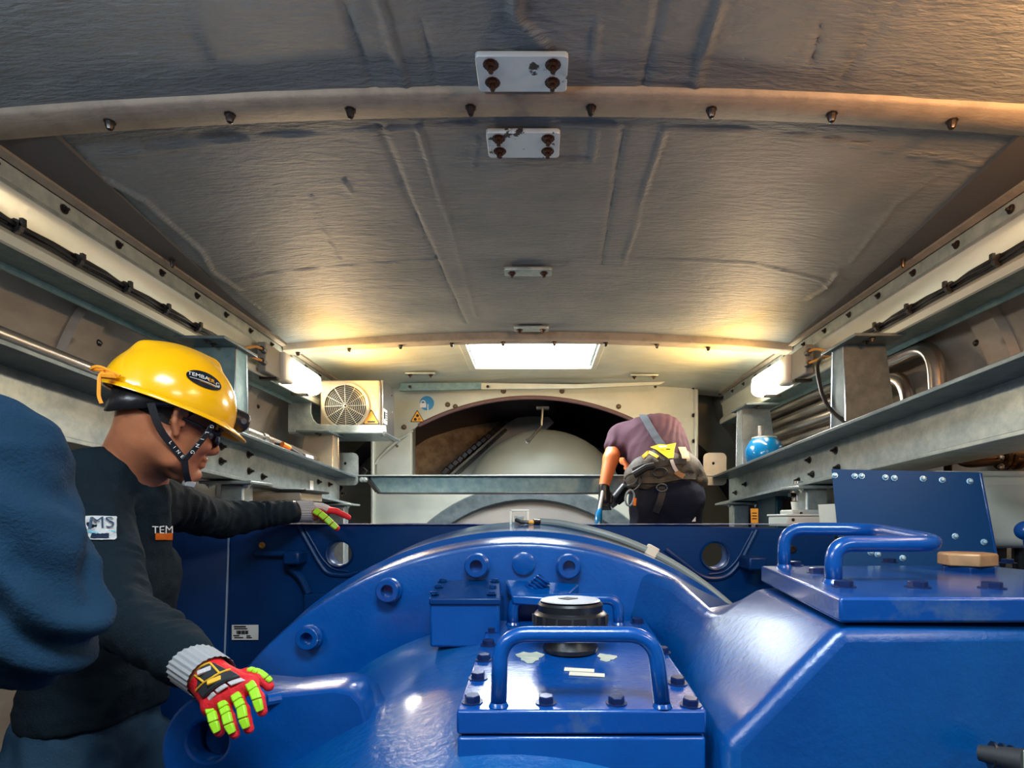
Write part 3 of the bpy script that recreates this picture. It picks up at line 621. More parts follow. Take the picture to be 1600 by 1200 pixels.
MB().lathe([(-.10, .70), (.5, .72)], c, 'Y', 48).obj('rim', GALVD, t)
t = thing('strut', 'thin jointed metal strut hanging in front of the pale cowl', 'strut', P(848, 640, 4.6))
MB().bb(P(838, 635, 4.6), P(858, 639, 4.6)+Vector((0, .05, 0))).obj('mount', STEEL, t); MB().tube([P(848, 638, 4.6), P(846, 666, 4.6)], .009, 8).obj('upper_rod', STEEL, t)
MB().tube([P(846, 666, 4.6), P(825, 690, 4.5)], .013, 8).obj('lower_rod', STEEL, t); MB().lathe([(0, .02), (.03, .02), (.03, 0)], P(825, 689, 4.5), 'Y', 10).obj('end_joint', STEEL, t)
# ring below the crossbeam
c = P(828, 997, YW-.02); k = YW/FPX
t = thing('bearing_ring', 'wide grey steel ring rising behind the blue frame, below the crossbeam', 'ring', c)
MB().lathe([(-.02, 213*k), (-.05, 216*k), (-.05, 238*k), (-.02, 240*k)], c, 'Y', 72).obj('ring', GALVD, t, smooth=40)
MB().lathe([(-.012, 214*k), (-.012, 0)], c, 'Y', 72).obj('inner_disc', mat('brown_grey_disc', (.30, .29, .27), .4, .4, col2=(.36, .33, .29), nscale=3), t)
# ================================================================== blue machine
# cross frame
t = thing('machine_frame', 'wide navy blue frame plate with round holes crossing behind the gearbox', 'frame', R(0, 2.0, -.9))
X = lambda u, d=2.0: (u-CU)/FPX*d
Z = lambda v, d=2.0: (CV-v)/FPX*d
out = [(X(358), -1.5), (1.03, -1.5), (1.03, Z(829)), (X(1100), Z(823)), (X(846), Z(821)), (X(640), Z(819)), (X(358), Z(822))]
link('frame_plate', plate_mesh('frame_plate', [out, circ(.043, X(531), Z(865), 32), circ(.046, X(1117), Z(868), 32)], .05, FACE(R(0, 2.03, 0)), .003, NAVY), t)
for u, v, r in ((531, 865, .043), (1117, 868, .046)):
    MB().lathe([(2.0, r), (1.994, r*1.0), (1.992, r*1.09), (1.998, r*1.14)], R(X(u), 0, Z(v)), 'Y', 32).obj('hole_rim', NAVY, t, smooth=60)
MB().hexa([R(X(358), 2.0, Z(822)), R(X(358), 2.0, -1.5), R(X(290)-.05, 1.86, -1.5), R(X(290)-.05, 1.86, Z(828))], (0, .04, 0)).obj('side_plate', NAVY, t)
MB().tube([R(X(359), 1.996, Z(826)), R(X(352), 1.992, Z(1050))], .0035, 6).obj('edge_seam', mat('pale_blue_edge', (.30, .42, .60), .3), t)
MB().bb(R(X(440), 1.99, Z(818.5)), R(X(1298), 2.06, Z(820.5)+.002)).obj('top_edge', mat('scuffed_edge', (.25, .27, .36), .4, .2, col2=(.02, .05, .3), nscale=30), t)
def lip(pts, r=.009, y=2.0): return MB().tube(fillet([P(u, v, y) for u, v in pts], .07, 6), r, 8).obj('raised_lip', NAVY, t)
lip([(467, 822), (498, 878), (512, 897), (545, 899), (562, 893)]); lip([(474, 822), (504, 874), (520, 890), (545, 893)], .004)
lip([(1182, 828), (1156, 880), (1135, 903), (1100, 905), (1068, 880), (1040, 858)]); lip([(1176, 830), (1150, 878), (1131, 895), (1108, 897)], .004)
MB().bb(R(X(400), 1.975, Z(869)), R(X(478), 2.01, Z(860))).obj('ledge', NAVY, t, bevel=.006)
MB().bb(R(X(455), 1.93, Z(880)), R(X(480), 2.01, Z(860))).obj('ledge', NAVY, t, bevel=.008)
MB().tube(fillet([P(450, 886, 1.99), P(470, 900, 1.98), P(482, 927, 1.98)], .05), .012, 8).obj('curved_web', NAVY, t)
MB().hexa([P(474, 928, 1.97), P(560, 928, 1.97), P(560, 1000, 1.97), P(474, 1000, 1.97)], (0, .04, 0)).obj('lower_boss', NAVY, t, bevel=.006)
MB().bb(P(1170, 870, 1.9), P(1200, 892, 1.9)+Vector((0, .1, 0))).obj('ledge', NAVY, t, bevel=.008)
bolt(t, P(410, 852, 1.998), (0, -1, 0), .010, .006, 'socket', m=mat('brass_plug', (.55, .33, .08), .3, .8)); bolt(t, P(1238, 858, 1.998), (0, -1, 0), .012, .004, 'socket', m=BLACK)
fr = FACE(P(383, 988, 1.995)); flat_print('inventory_label', [rect(.092, .052)], fr, WHITEP, t)
fr = FACE(P(383, 988, 1.992))
for k, (w_, h_, x_, z_) in enumerate([(.04, .004, -.018, .02), (.045, .003, -.015, .013), (.02, .003, -.03, -.011), (.03, .003, -.022, -.018), (.014, .003, .012, -.012), (.018, .003, .014, -.018)]): flat_print('label_line', [rect(w_, h_, 0, x_, z_)], fr, INK, t)
for k in range(9): flat_print('barcode_bar', [rect(.002+.001*(k % 3), .012, 0, -.028+.0045*k, .0)], fr, INK, t)
# gearbox: flange ring, drum, hatch box, torque arm
gx, gz = X(810, 1.35), Z(1413, 1.35)
t = thing('gearbox', 'huge glossy blue gearbox with socket bolts around its curved flange', 'gearbox', R(gx, 1.3, gz-.6))
C0 = R(gx, 0, gz); A0, A1 = -.35*math.pi, 1.35*math.pi
MB().lathe([(1.352, .60), (1.352, .62), (1.35, .835), (1.353, .843), (1.362, .848), (1.50, .858), (1.52, .872), (1.60, .876)], C0, 'Y', 160, A0, A1).obj('flange_ring', BLUE, t, smooth=30)
RIMM = mat('rim_paint_and_bare_steel', (.0, .07, .30), .16, col2=(.03, .13, .33), nscale=7, contrast=(.4, .7), bump=.10, coat=.7, split=(.20, (.20, .165, .15)))
MB().lathe([(1.60, .862), (1.605, .868), (1.86, .893), (1.90, .893), (1.91, .875), (1.97, .875)], C0, 'Y', 160, A0, A1).obj('outer_rim', RIMM, t, smooth=30)
MB().lathe([(1.36, .668), (1.345, .662), (1.33, .652), (1.2, .646), (.90, .600), (.80, .576), (.62, .545), (.58, .53), (.56, .46), (.56, 0)], C0, 'Y', 160, A0, A1).obj('drum', mat('drum_paint', (.0, .070, .28), .20, col2=(.01, .12, .30), nscale=3, stretch=(2, .7, 1), contrast=(.45, .75), bump=.22, bscale=70, coat=.7), t, smooth=50)
for (u, v) in ((746, 883), (888, 884), (610, 921), (487, 994)):
    bolt(t, P(u, v, 1.352), (0, -1, 0), .0265, .032, 'socket', m=BLUE, name='socket_bolt')
for a in (196, 214): bolt(t, C0+Vector((.795*math.cos(math.radians(a-30)), 1.352, .795*math.sin(math.radians(a-30)))), (0, -1, 0), .0265, .032, 'socket', m=BLUE, name='socket_bolt')
MB().lathe([(1.352, .027), (1.342, .027), (1.340, .024), (1.340, 0)], Vector((X(818, 1.35), 0, ZC+Z(880, 1.35))), 'Y', 32).obj('blank_plug', BLUE, t)
MB().tube(fillet([P(418, 1094, .97), P(470, 1085, 1.0), P(545, 1079, 1.03)], .05), .010, 10).obj('weld_bead', BLUE, t)
# torque arm with eye
lug = circ(.092, 0, 0, 40)
lc = P(345, 1176, .97); lo = []
for a in np.linspace(88, 268, 24): lo.append((lc.x+.098*math.cos(math.radians(a)), lc.z-ZC+.098*math.sin(math.radians(a))))
lo += [(X(420, .97), -.52), (X(590, .97), -.52), (X(572, .97), Z(1150, .97)), (X(560, .97), Z(1105, .97)), (X(545, .97), Z(1088, .97)), (X(520, .97), Z(1083, .97)), (X(430, .97), Z(1092, .97))]
hx, hz = X(322, .97), Z(1160, .97)
lug_me = plate_mesh('torque_arm', [lo, circ(.040, hx, hz, 32)], .10, FACE(R(0, 1.03, 0)), .006, BLUE)
link('torque_arm', lug_me, t)
MB().lathe([(1.045, .040), (1.045, .03), (1.0, .028), (1.0, 0)], R(hx+.01, 0, hz-.005), 'Y', 28).obj('arm_pin', NAVY, t, smooth=30)
# inspection hatch
hb = MB(); L = lambda u, v, d: P(u, v, d)
FLt, FRt, BRt, BLt = P(713, 1110, .80), P(1105, 1110, .80), P(1010, 970, 1.30), P(764, 970, 1.30)
hb.hexa([FLt, FRt, BRt, BLt], (0, 0, -.034)); hb.obj('hatch_lid', BLUEW, t, bevel=.004)
hb = MB(); dn = Vector((0, 0, -.037)); ins = Vector((0, .004, 0)); hb.hexa([FLt+dn+Vector((.001, .001, 0)), FRt+dn+Vector((-.001, .001, 0)), BRt+dn, BLt+dn], (0, 0, -.22)); hb.obj('hatch_base', BLUE, t, bevel=.005)
lidn = (BLt-FLt).cross(FRt-FLt).normalized(); lidn = lidn if lidn.z > 0 else -lidn
def onlid(u, v):
    o = Vector((0, 0, ZC)); d = (P(u, v, 1)-o); k = (FLt-o).dot(lidn)/d.dot(lidn); return o+d*k
for u, v in ((738, 1097), (747, 1060), (756, 1031), (763, 1008), (768, 987), (773, 972), (853, 1098), (963, 1099), (1079, 1102), (1059, 1068), (996, 973), (1035, 1020)):
    bolt(t, onlid(u, v), lidn, .0115, .011, 'hex', m=mat('navy_bolt', (.01, .025, .10), .3, .3))
def handle(pts, r, par, fil=.045, m=BLUE):
    MB().tube(fillet(pts, fil, 8), r, 14).obj('grab_handle', m, par, smooth=180)
    for p in (pts[0], pts[-1]): MB().lathe([(0, r*1.25), (.004, r*1.1), (.006, r)], p, 'Z', 14).obj('handle_weld', m, par)
a, b_ = onlid(779, 1103), onlid(1035, 1104); hz = P(0, 991, a.y).z
handle([a, Vector((a.x+.003, a.y, hz)), Vector((b_.x-.012, b_.y, hz)), b_], .0115, t, .04)
a, b_ = onlid(801, 976), onlid(966, 976); hz = P(0, 936, a.y).z
handle([a, Vector((a.x, a.y, hz)), Vector((b_.x, b_.y, hz)), b_], .0125, t, .03)
for i, (u, v, w_, h_) in enumerate(((828, 1027, .045, .06), (948, 1028, .032, .04))):
    c = onlid(u, v); q = []
    for k in range(18):
        a_ = k*2*math.pi/18; rr = 1+.22*math.sin(3*a_+i)+.12*math.sin(7*a_); q.append((w_/2*rr*math.cos(a_), h_/2*rr*math.sin(a_)))
    link('sealant_patch', plate_mesh('sealant_patch', [q], .0012, frm(c+lidn*.001, (1, 0, 0), lidn), 0, mat('dried_sealant', (.62, .58, .42), .7, col2=(.35, .42, .42), nscale=30, bump=.5)), t)
for (u, v, w_) in ((905, 1048, .05), (917, 1055, .058)):
    c = onlid(u, v); link('tape_scrap', plate_mesh('tape_scrap', [[(-w_/2, -.007), (w_/2, -.009), (w_/2, .006), (-w_/2, .009)]], .001, frm(c+lidn*.0015, (1, -.12, 0), lidn), 0, mat('cream_tape', (.75, .68, .55), .6)), t)
# breather cap
c = onlid(891, 1016); BC = thing('breather_cap', 'black ribbed breather cap with white top on the gearbox hatch', 'cap', c)
h = P(0, 940, c.y).z-c.z
MB().lathe([(0, .050), (.008, .052), (.02, .046), (.03, .044), (.045, .050), (h-.055, .050)], c, 'Z', 32).obj('neck', BLACK, BC, smooth=40)
MB().lathe([(h-.056, .05), (h-.052, .064), (h-.046, .069), (h-.022, .068), (h-.017, .063), (h-.016, .060), (h-.004, .061), (h, .058), (h, .0)], c, 'Z', 48).obj('cap_body', BLACK, BC, smooth=35)
for k in range(16):
    a_ = k*math.pi/8; d = Vector((math.cos(a_), math.sin(a_), 0)); MB().box(c+d*.0685+Vector((0, 0, h-.031)), (.006, .004, .016), Matrix.Rotation(a_, 3, 'Z')).obj('grip_rib', RUBBER, BC)
MB().lathe([(h+.0005, .013), (h+.003, .056), (h+.0045, .054), (h+.0045, .0)], c, 'Z', 40).obj('white_top', mat('aluminium_top', (.66, .66, .68), .3, .3), BC)
link('square_recess', plate_mesh('square_recess', [[(-.019, 0), (0, -.015), (.019, 0), (0, .015)]], .001, frm(c+Vector((-.004, .006, h+.0055)), (1, 0, 0), (0, 0, 1)), 0, INK), BC)
# small bolted box left of the hatch
t2 = thing('terminal_housing', 'square blue bolted housing on the gearbox, left of the breather cap', 'box', P(725, 1000, 1.25))
b = MB(); b.hexa([P(671, 938, 1.20), P(781, 938, 1.20), P(781, 1012, 1.20), P(671, 1012, 1.20)], (0, .152, 0)); b.obj('body', BLUE, t2, bevel=.006)
a = [P(670, 935, 1.195), P(783, 935, 1.195), P(781, 906, 1.345), P(684, 906, 1.345)]; b = MB(); b.hexa(a, (0, 0, -.014)); b.obj('lid', NAVY, t2, bevel=.003)
for u, v, d in ((678, 929, 1.22), (685, 918, 1.28), (692, 909, 1.33), (768, 929, 1.22), (770, 919, 1.28), (773, 909, 1.33)): bolt(t2, P(u, v, d)+Vector((0, 0, .001)), (0, 0, 1), .008, .006, 'hex', m=NAVY)
t2 = thing('coiled_fitting', 'small coiled blue fitting behind the rear grab handle', 'fitting', P(838, 915, 1.32))
for k in range(5): MB().lathe([(-.003, .016), (0, .021), (.003, .016)], P(832+4*k, 922-4.0*k, 1.31), frame=Vector((.5, .1, .75)).to_track_quat('Z', 'Y').to_matrix(), n=20).obj('coil', BLUE, t2)
MB().tube([P(826, 928, 1.31), P(850, 904, 1.31)], .015, 12).obj('core', NAVY, t2)
MB().hexa([P(790, 905, 1.34), P(905, 912, 1.34), P(880, 935, 1.25), P(800, 930, 1.25)], (0, 0, -.02)).obj('base_pad', BLUE, t2, bevel=.004)
# right gearbox housing casting
t3 = thing('gear_housing', 'big angular glossy blue casting with bolted lid, right of the hatch', 'housing', P(1400, 1150, .9))
A = P(1005, 890, 1.352); B = P(1046, 906, 1.30); Cc = P(1117, 963, 1.12); D = P(1190, 918, 1.25); E = P(1312, 978, .76); F = P(1132, 1164, .76)
G = P(1050, 1035, 1.18); H = P(985, 960, 1.353); E2 = P(1312, 978, .76)+Vector((.60, .02, 0)); F2 = Vector((E2.x, .74, ZC-.75)); F1 = Vector((F.x, .76, ZC-.75)); D2 = Vector((E2.x, 1.35, D.z)); D0 = Vector((D.x, 1.45, D.z-.02))
G1 = Vector((G.x, G.y, ZC-.75)); A2 = A+Vector((.10, .14, -.05)); C2 = Vector((Cc.x+.11, 1.34, Cc.z-.01))
vs = [A, B, Cc, D, E, F, G, H, E2, F2, F1, D2, G1, C2, Vector((C2.x+.02, 1.45, C2.z)), Vector((D2.x, 1.45, D2.z))]
fs = [(7, 0, 1, 6), (1, 2, 6), (2, 5, 6), (2, 3, 4, 5), (4, 8, 9, 10, 5), (6, 5, 10, 12), (3, 11, 8, 4), (0, 13, 2, 1), (2, 13, 3), (3, 13, 11), (8, 11, 9)]
CAST = mat('cast_blue_paint', (.0, .046, .22), .26, col2=(.0, .075, .28), nscale=3.5, bump=.20, bscale=75, coat=.6); CAST.node_tree.nodes['Principled BSDF'].inputs['Coat Roughness'].default_value = .26
FRONTM = mat('front_cast_paint', (.0, .035, .33), .24, col2=(.0, .05, .42), nscale=3, bump=.12, bscale=60, coat=.5)
MB().add(vs, fs).obj('casting', CAST, t3, bevel=.022, seg=4)

lz = ZC-.105
lf = [Vector((X(1312, .765), .765, lz)), Vector((1.0, .765, lz)), Vector((1.0, 1.29, lz)), Vector((X(1189, 1.27), 1.27, lz))]
MB().hexa(lf, (0, 0, -.034)).obj('lid', BLUEW, t3, bevel=.004)
def onr(u, v): y = .105*FPX/(v-CV); return Vector((X(u, y), y, lz))
for u, v in ((1242, 884), (1276, 895), (1318, 917), (1434, 918), (1550, 919), (1574, 880), (1390, 879)): bolt(t3, onr(u, v), (0, 0, 1), .0135, .010, 'hex', m=mat('navy_bolt', (0, 0, 0)))
pa, pb = onr(1225, 886), onr(1302, 910)
handle([pa, Vector((pa.x, pa.y, ZC-.022)), Vector((.68, 1.17, ZC-.022)), Vector((.675, .955, ZC-.042)), Vector((pb.x, pb.y, ZC-.042)), pb], .0135, t3, .05, BLUE)

# wooden coloured hexagonal plug
c = onr(1511, 892); t4 = thing('hexagonal_plug', 'tan hexagonal plug on the blue lid at the right', 'plug', c)
MB().lathe([(0, .047), (.010, .047), (.010, 0)], c, 'Z', 6).obj('neck', NAVY, t4, bevel=.002)
MB().lathe([(.010, .040), (.012, .050), (.034, .050), (.037, .047), (.037, 0)], c, 'Z', 6, .3, .3+2*math.pi).obj('cap', mat('tan_brass', (.60, .33, .15), .4, .15, col2=(.42, .22, .10), nscale=25), t4, bevel=.003)
t4 = thing('plastic_connector', 'black cable connector with white tip low on the blue casting', 'connector', P(1560, 1185, .73))
MB().tube([P(1530, 1176, .735), P(1600, 1190, .70)], .016, 12, rs=[.010, .016]).obj('body', RUBBER, t4); MB().tube([P(1598, 1188, .70), P(1640, 1196, .69)], .012, 10).obj('tip', TANKM, t4)
for i in range(3): MB().tube([P(1548+14*i, 1180+3*i, .728), P(1552+14*i, 1181+3*i, .727)], .018, 12).obj('grip_rib', BLACK, t4)
t4 = thing('ball_knob', 'small glossy blue ball knob at the right edge in front of the pale tank', 'knob', P(1602, 828, 1.3))
MB().lathe([(.022*math.cos(a), .022*math.sin(a)) for a in np.linspace(0, math.pi, 12)], P(1603, 829, 1.3), 'Z', 20).obj('ball', BLUE, t4, smooth=180)
MB().tube([P(1603, 829, 1.3), P(1612, 895, 1.28)], .008, 8).obj('stem', BLUE, t4)
# tilted blue panel
t5 = thing('blue_panel', 'flat blue sheet panel with pale bolts standing behind the lidded casting', 'panel', P(1430, 880, 1.5))
q = [P(1299, 733, 1.50), P(1530, 738, 1.42), P(1562, 905, 1.36), P(1316, 905, 1.46)]
q[2] = P(1562, 905, 1)-Vector((0, 0, ZC)); n5 = (q[3]-q[0]).cross(q[1]-q[0]).normalized(); q[2] = Vector((0, 0, ZC))+q[2]*((q[0]-Vector((0, 0, ZC))).dot(n5)/q[2].dot(n5))
MB().hexa(q, (.012, .02, 0)).obj('sheet', mat('panel_blue', (.0, .045, .155), .5, bump=.03, spec=.25), t5)
MB().hexa([q[1], q[1]+Vector((.012, .10, 0)), q[2]+Vector((.012, .10, 0)), q[2]], (.008, 0, 0)).obj('edge_fold', BLUE, t5, bevel=.003)
n5 = (q[3]-q[0]).cross(q[1]-q[0]).normalized(); n5 = n5 if n5.y < 0 else -n5
def onp(u, v):
    o = Vector((0, 0, ZC)); d = (P(u, v, 1)-o); return o+d*((q[0]-o).dot(n5)/d.dot(n5))
for u, v in ((1304, 743), (1335, 744), (1346, 744), (1383, 746), (1397, 747), (1442, 748), (1472, 750), (1515, 752), (1492, 838), (1537, 847), (1360, 863), (1371, 866), (1410, 872)):
    bolt(t5, onp(u, v)+n5*.001, n5, .0062, .008, 'dome', m=mat('pale_blue_bolt', (.45, .70, .85), .25, .3))
MB().hexa([P(1307, 787, 1.52), P(1310, 787, 1.52), P(1316, 830, 1.52), P(1311, 830, 1.52)], (0, .1, 0)).obj('white_edge', TANKM, t5)
# support frame below the panel and tank
b = MB().bb(R(.78, 1.42, -1.5), R(1.7, 2.0, -.17)); b.obj('lower_deck', NAVY, t, bevel=.01)
# conduit over the rim with clamp and fitting
t6 = thing('grey_conduit', 'grey flexible conduit running over the gearbox rim to the right', 'conduit', P(900, 825, 1.8))
def onrim(u, v, y, dr=.010):
    a = math.atan2(Z(v, y)-gz, X(u, y)-gx); r = .872+(.893-.872)*min(max((y-1.6)/.26, 0), 1)+dr; return R(gx+r*math.cos(a), y, gz+r*math.sin(a))
pts = [P(840, 815, 1.82), onrim(870, 818, 1.80), onrim(915, 829, 1.76), onrim(965, 846, 1.74), onrim(1015, 868, 1.73), onrim(1060, 893, 1.71), onrim(1100, 918, 1.69), onrim(1140, 944, 1.66), onrim(1200, 985, 1.64)]
MB().tube(fillet(pts, .2, 4), .0115, 10).obj('hose', mat('grey_hose', (.22, .27, .27), .4), t6)
c = onrim(1015, 867, 1.73, .012); MB().box(c, (.035, .03, .032), Matrix.Rotation(.5, 3, 'Y')).obj('hose_clip', mat('cream_clip', (.7, .66, .55), .5), t6, bevel=.003)
t7 = thing('cable_entry', 'small white wire cage with cable plugs on top of the rim', 'fitting', P(812, 820, 1.8))
for a, c2 in (((798, 820), (798, 799)), ((798, 799), (825, 799)), ((825, 799), (825, 820))): MB().bb(P(a[0]-2, a[1], 1.80), P(c2[0]+2, c2[1]-3, 1.80)+Vector((0, .02, 0))).obj('cage_bar', TANKM, t7, bevel=.002)
MB().bb(P(804, 822, 1.80), P(818, 806, 1.80)+Vector((0, .03, 0))).obj('plug', GALV, t7, bevel=.003)
MB().bb(P(790, 826, 1.79), P(840, 821, 1.79)+Vector((0, .06, 0))).obj('base_plate', GALV, t7, bevel=.002)
MB().tube([P(806, 812, 1.79), P(815, 816, 1.78), P(826, 816, 1.78)], .006, 8).obj('black_lead', BLACK, t7); MB().tube([P(823, 816, 1.79), P(834, 816, 1.79)], .006, 8).obj('yellow_plug', YEL, t7); MB().tube([P(834, 815, 1.80), P(843, 815, 1.81)], .008, 8).obj('black_plug', BLACK, t7)
# ================================================================== people: implicit bodies, polygonised
def surf(prims, h, k=.03, disp=None, cut=None):
    """prims: ('c',a,b,ra,rb[,k]) tapered capsule, ('e',centre,radii,R3x3[,k]) ellipsoid, ('s',...) = subtracted ellipsoid"""
    lo = np.array([1e9]*3); hi = -lo
    for p in prims:
        if p[0] == 'c':
            for q, r in ((p[1], p[3]), (p[2], p[4])): lo = np.minimum(lo, np.array(q)-r); hi = np.maximum(hi, np.array(q)+r)
        elif p[0] == 'e':
            r = max(p[2]); lo = np.minimum(lo, np.array(p[1])-r); hi = np.maximum(hi, np.array(p[1])+r)
    lo -= 4*h+.01; hi += 4*h+.01; n = np.ceil((hi-lo)/h).astype(int)+1
    D = np.full(n, 1., np.float32); ax = [lo[i]+h*np.arange(n[i]) for i in range(3)]
    def block(a, b):
        i0 = np.maximum(((a-lo)/h).astype(int), 0); i1 = np.minimum(((b-lo)/h).astype(int)+2, n)
        sl = tuple(slice(x, y) for x, y in zip(i0, i1))
        return sl, ax[0][sl[0]][:, None, None], ax[1][sl[1]][None, :, None], ax[2][sl[2]][None, None, :]
    for p in prims:
        if p[0] == 'c':
            a, b = np.array(p[1]), np.array(p[2]); ra, rb = p[3], p[4]; kk = p[5] if len(p) > 5 else k; m = max(ra, rb)+kk*1.5+3*h
            sl, X_, Y_, Z_ = block(np.minimum(a, b)-m, np.maximum(a, b)+m); d = b-a; L2 = d@d+1e-12
            t = np.clip(((X_-a[0])*d[0]+(Y_-a[1])*d[1]+(Z_-a[2])*d[2])/L2, 0, 1)
            f = np.sqrt((X_-a[0]-t*d[0])**2+(Y_-a[1]-t*d[1])**2+(Z_-a[2]-t*d[2])**2)-(ra+(rb-ra)*t)
        else:
            c = np.array(p[1]); r = p[2]; M = np.array(p[3]) if p[3] is not None else np.eye(3); kk = p[4] if len(p) > 4 else k; m = max(r)+kk*1.5+3*h
            sl, X_, Y_, Z_ = block(c-m, c+m); q = [(X_-c[0])*M[0, i]+(Y_-c[1])*M[1, i]+(Z_-c[2])*M[2, i] for i in range(3)]
            k0 = np.sqrt(sum((q[i]/r[i])**2 for i in range(3))); k1 = np.sqrt(sum((q[i]/r[i]**2)**2 for i in range(3)))+1e-9
            f = k0*(k0-1)/k1
        o = D[sl]
        if p[0] == 's':
            f = -f; hh = np.clip(.5-.5*(o-f)/kk, 0, 1); D[sl] = o*(1-hh)+f*hh+kk*hh*(1-hh)
        else:
            hh = np.clip(.5+.5*(o-f)/kk, 0, 1); D[sl] = o*(1-hh)+f*hh-kk*hh*(1-hh)
    if disp is not None or cut is not None:
        X_, Y_, Z_ = ax[0][:, None, None], ax[1][None, :, None], ax[2][None, None, :]
        if disp is not None: D = D+disp(X_, Y_, Z_)
        if cut is not None:
            for (c, nn) in cut: D = np.maximum(D, (X_-c[0])*nn[0]+(Y_-c[1])*nn[1]+(Z_-c[2])*nn[2])
    S = D < 0; cn = n-1; acc = np.zeros((*cn, 3), np.float32); cnt = np.zeros(cn, np.float32)
    for ai in range(3):
        o1, o2 = [j for j in range(3) if j != ai]
        sa = [slice(None)]*3; sb = [slice(None)]*3; sa[ai] = slice(0, -1); sb[ai] = slice(1, None)
        da, db = D[tuple(sa)], D[tuple(sb)]; cr = (da < 0) != (db < 0); t = np.where(cr, da/(da-db+1e-12*(da == db)), 0)
        for u in (0, 1):
            for v in (0, 1):
                s = [slice(None)]*3; s[o1] = slice(u, u+cn[o1]); s[o2] = slice(v, v+cn[o2]); s[ai] = slice(0, cn[ai]); s = tuple(s)
                c_ = cr[s]; acc[..., ai] += np.where(c_, t[s], 0); acc[..., o1] += c_*u; acc[..., o2] += c_*v; cnt += c_
    act = cnt > 0; idx = np.full(cn, -1); idx[act] = np.arange(act.sum()); ijk = np.argwhere(act)
    V = lo+h*(ijk+acc[act]/cnt[act][:, None]); F = []
    for ai in range(3):
        o1, o2 = (ai+1) % 3, (ai+2) % 3; sa = [slice(None)]*3; sb = [slice(None)]*3; sa[ai] = slice(0, -1); sb[ai] = slice(1, None)
        ins = S[tuple(sa)]; cr = ins != S[tuple(sb)]; e = np.argwhere(cr); e = e[(e[:, o1] > 0) & (e[:, o2] > 0) & (e[:, o1] < cn[o1]) & (e[:, o2] < cn[o2])]
        fl = ins[tuple(e.T)]; q = []
        for du, dv in ((1, 1), (0, 1), (0, 0), (1, 0)):
            g = e.copy(); g[:, o1] -= du; g[:, o2] -= dv; q.append(idx[tuple(g.T)])
        q = np.stack(q, 1); q[~fl] = q[~fl][:, ::-1]; F.append(q)
    return V, np.concatenate(F)
def sobj(name, prims, h, m, parent, k=.03, disp=None, cut=None, smooth=2, post=None):
    V, F = surf([(p[0], *[tuple(x) if isinstance(x, Vector) else x for x in p[1:]]) for p in prims], h, k, disp, cut)
    me = bpy.data.meshes.new(name); me.from_pydata(V.tolist(), [], F.tolist()); me.materials.append(m)
    bm = bmesh.new(); bm.from_mesh(me)
    for _ in range(smooth): bmesh.ops.smooth_vert(bm, verts=bm.verts, factor=.5, use_axis_x=True, use_axis_y=True, use_axis_z=True)
    if post:
        bm.normal_update()
        for v_ in bm.verts: v_.co += v_.normal*post(v_.co)
    bm.to_mesh(me); bm.free()
    return link(name, me, parent, smooth=180)
def folds(scale, amp, seed=0, st=(1, 1, 1)):
    def f(p):
        q = Vector((p.x*st[0], p.y*st[1], p.z*st[2]))*scale; a = noise.noise(q+Vector((seed, 0, 0))); b_ = noise.noise(q*2.1+Vector((0, seed, 3)))
        return amp*((1-abs(a)*2.4)*.8+b_*.5)
    return f
def headframe(fw, up):
    f = Vector(fw).normalized(); u = Vector(up); u = (u-f*u.dot(f)).normalized(); l = u.cross(f); return Matrix((f, l, u)).transposed()   # columns: forward, left, up
def fabric(name, c, c2=None): return mat(name, c, .85, col2=c2, nscale=3, bump=.35, bscale=260, spec=.2)
def head_prims(O, M, s=1.0):
    g = lambda x, y, z: O+M @ (Vector((x, y, z))*s); R3 = [list(r) for r in M]
    P_ = [('e', g(-.012, 0, .038), [a*s for a in (.096, .076, .092)], R3), ('e', g(.032, 0, -.028), [a*s for a in (.062, .060, .088)], R3, .02*s),
      ('c', g(.070, 0, -.105), g(.062, 0, -.10), .022*s, .03*s, .02*s)]
    for e in (-1, 1):
        P_ += [('c', g(-.012, e*.055, -.045), g(.010, e*.050, -.085), .018*s, .016*s, .02*s), ('c', g(.010, e*.050, -.085), g(.068, e*.014, -.112), .016*s, .016*s, .02*s),
               ('c', g(.086, e*.012, .022), g(.074, e*.044, .020), .010*s, .010*s, .012*s), ('e', g(.066, e*.042, -.030), [a*s for a in (.022, .018, .020)], R3, .015*s)]
        P_ += [('s', g(.098, e*.031, -.002), [a*s for a in (.016, .017, .012)], R3, .012*s)]
        P_ += [('c', g(-.012, e*.074, .020), g(-.022, e*.084, .034), .007*s, .006*s, .006*s), ('c', g(-.022, e*.084, .034), g(-.006, e*.086, .036), .005*s, .005*s, .004*s), ('c', g(-.006, e*.086, .036), g(.002, e*.080, .020), .005*s, .004*s, .004*s),
               ('c', g(-.022, e*.084, .034), g(-.020, e*.081, .0), .006*s, .006*s, .005*s), ('c', g(-.020, e*.081, .0), g(-.006, e*.076, -.026), .006*s, .008*s, .005*s), ('e', g(-.010, e*.074, .005), [a*s for a in (.014, .006, .026)], R3, .004*s), ('c', g(.001, e*.076, .004), g(.002, e*.076, -.004), .005*s, .005*s, .004*s)]
    P_ += [('c', g(.094, 0, .012), g(.114, 0, -.030), .008*s, .012*s, .012*s), ('c', g(.112, 0, -.034), g(.100, 0, -.040), .012*s, .012*s, .008*s),
      ('c', g(.104, -.010, -.038), g(.104, .010, -.038), .009*s, .009*s, .006*s),
      ('c', g(.094, -.018, -.062), g(.094, .018, -.062), .007*s, .007*s, .006*s), ('c', g(.092, -.016, -.077), g(.092, .016, -.077), .008*s, .008*s, .005*s), ('e', g(.088, 0, -.103), [a*s for a in (.016, .02, .014)], R3, .012*s)]
    return P_, g
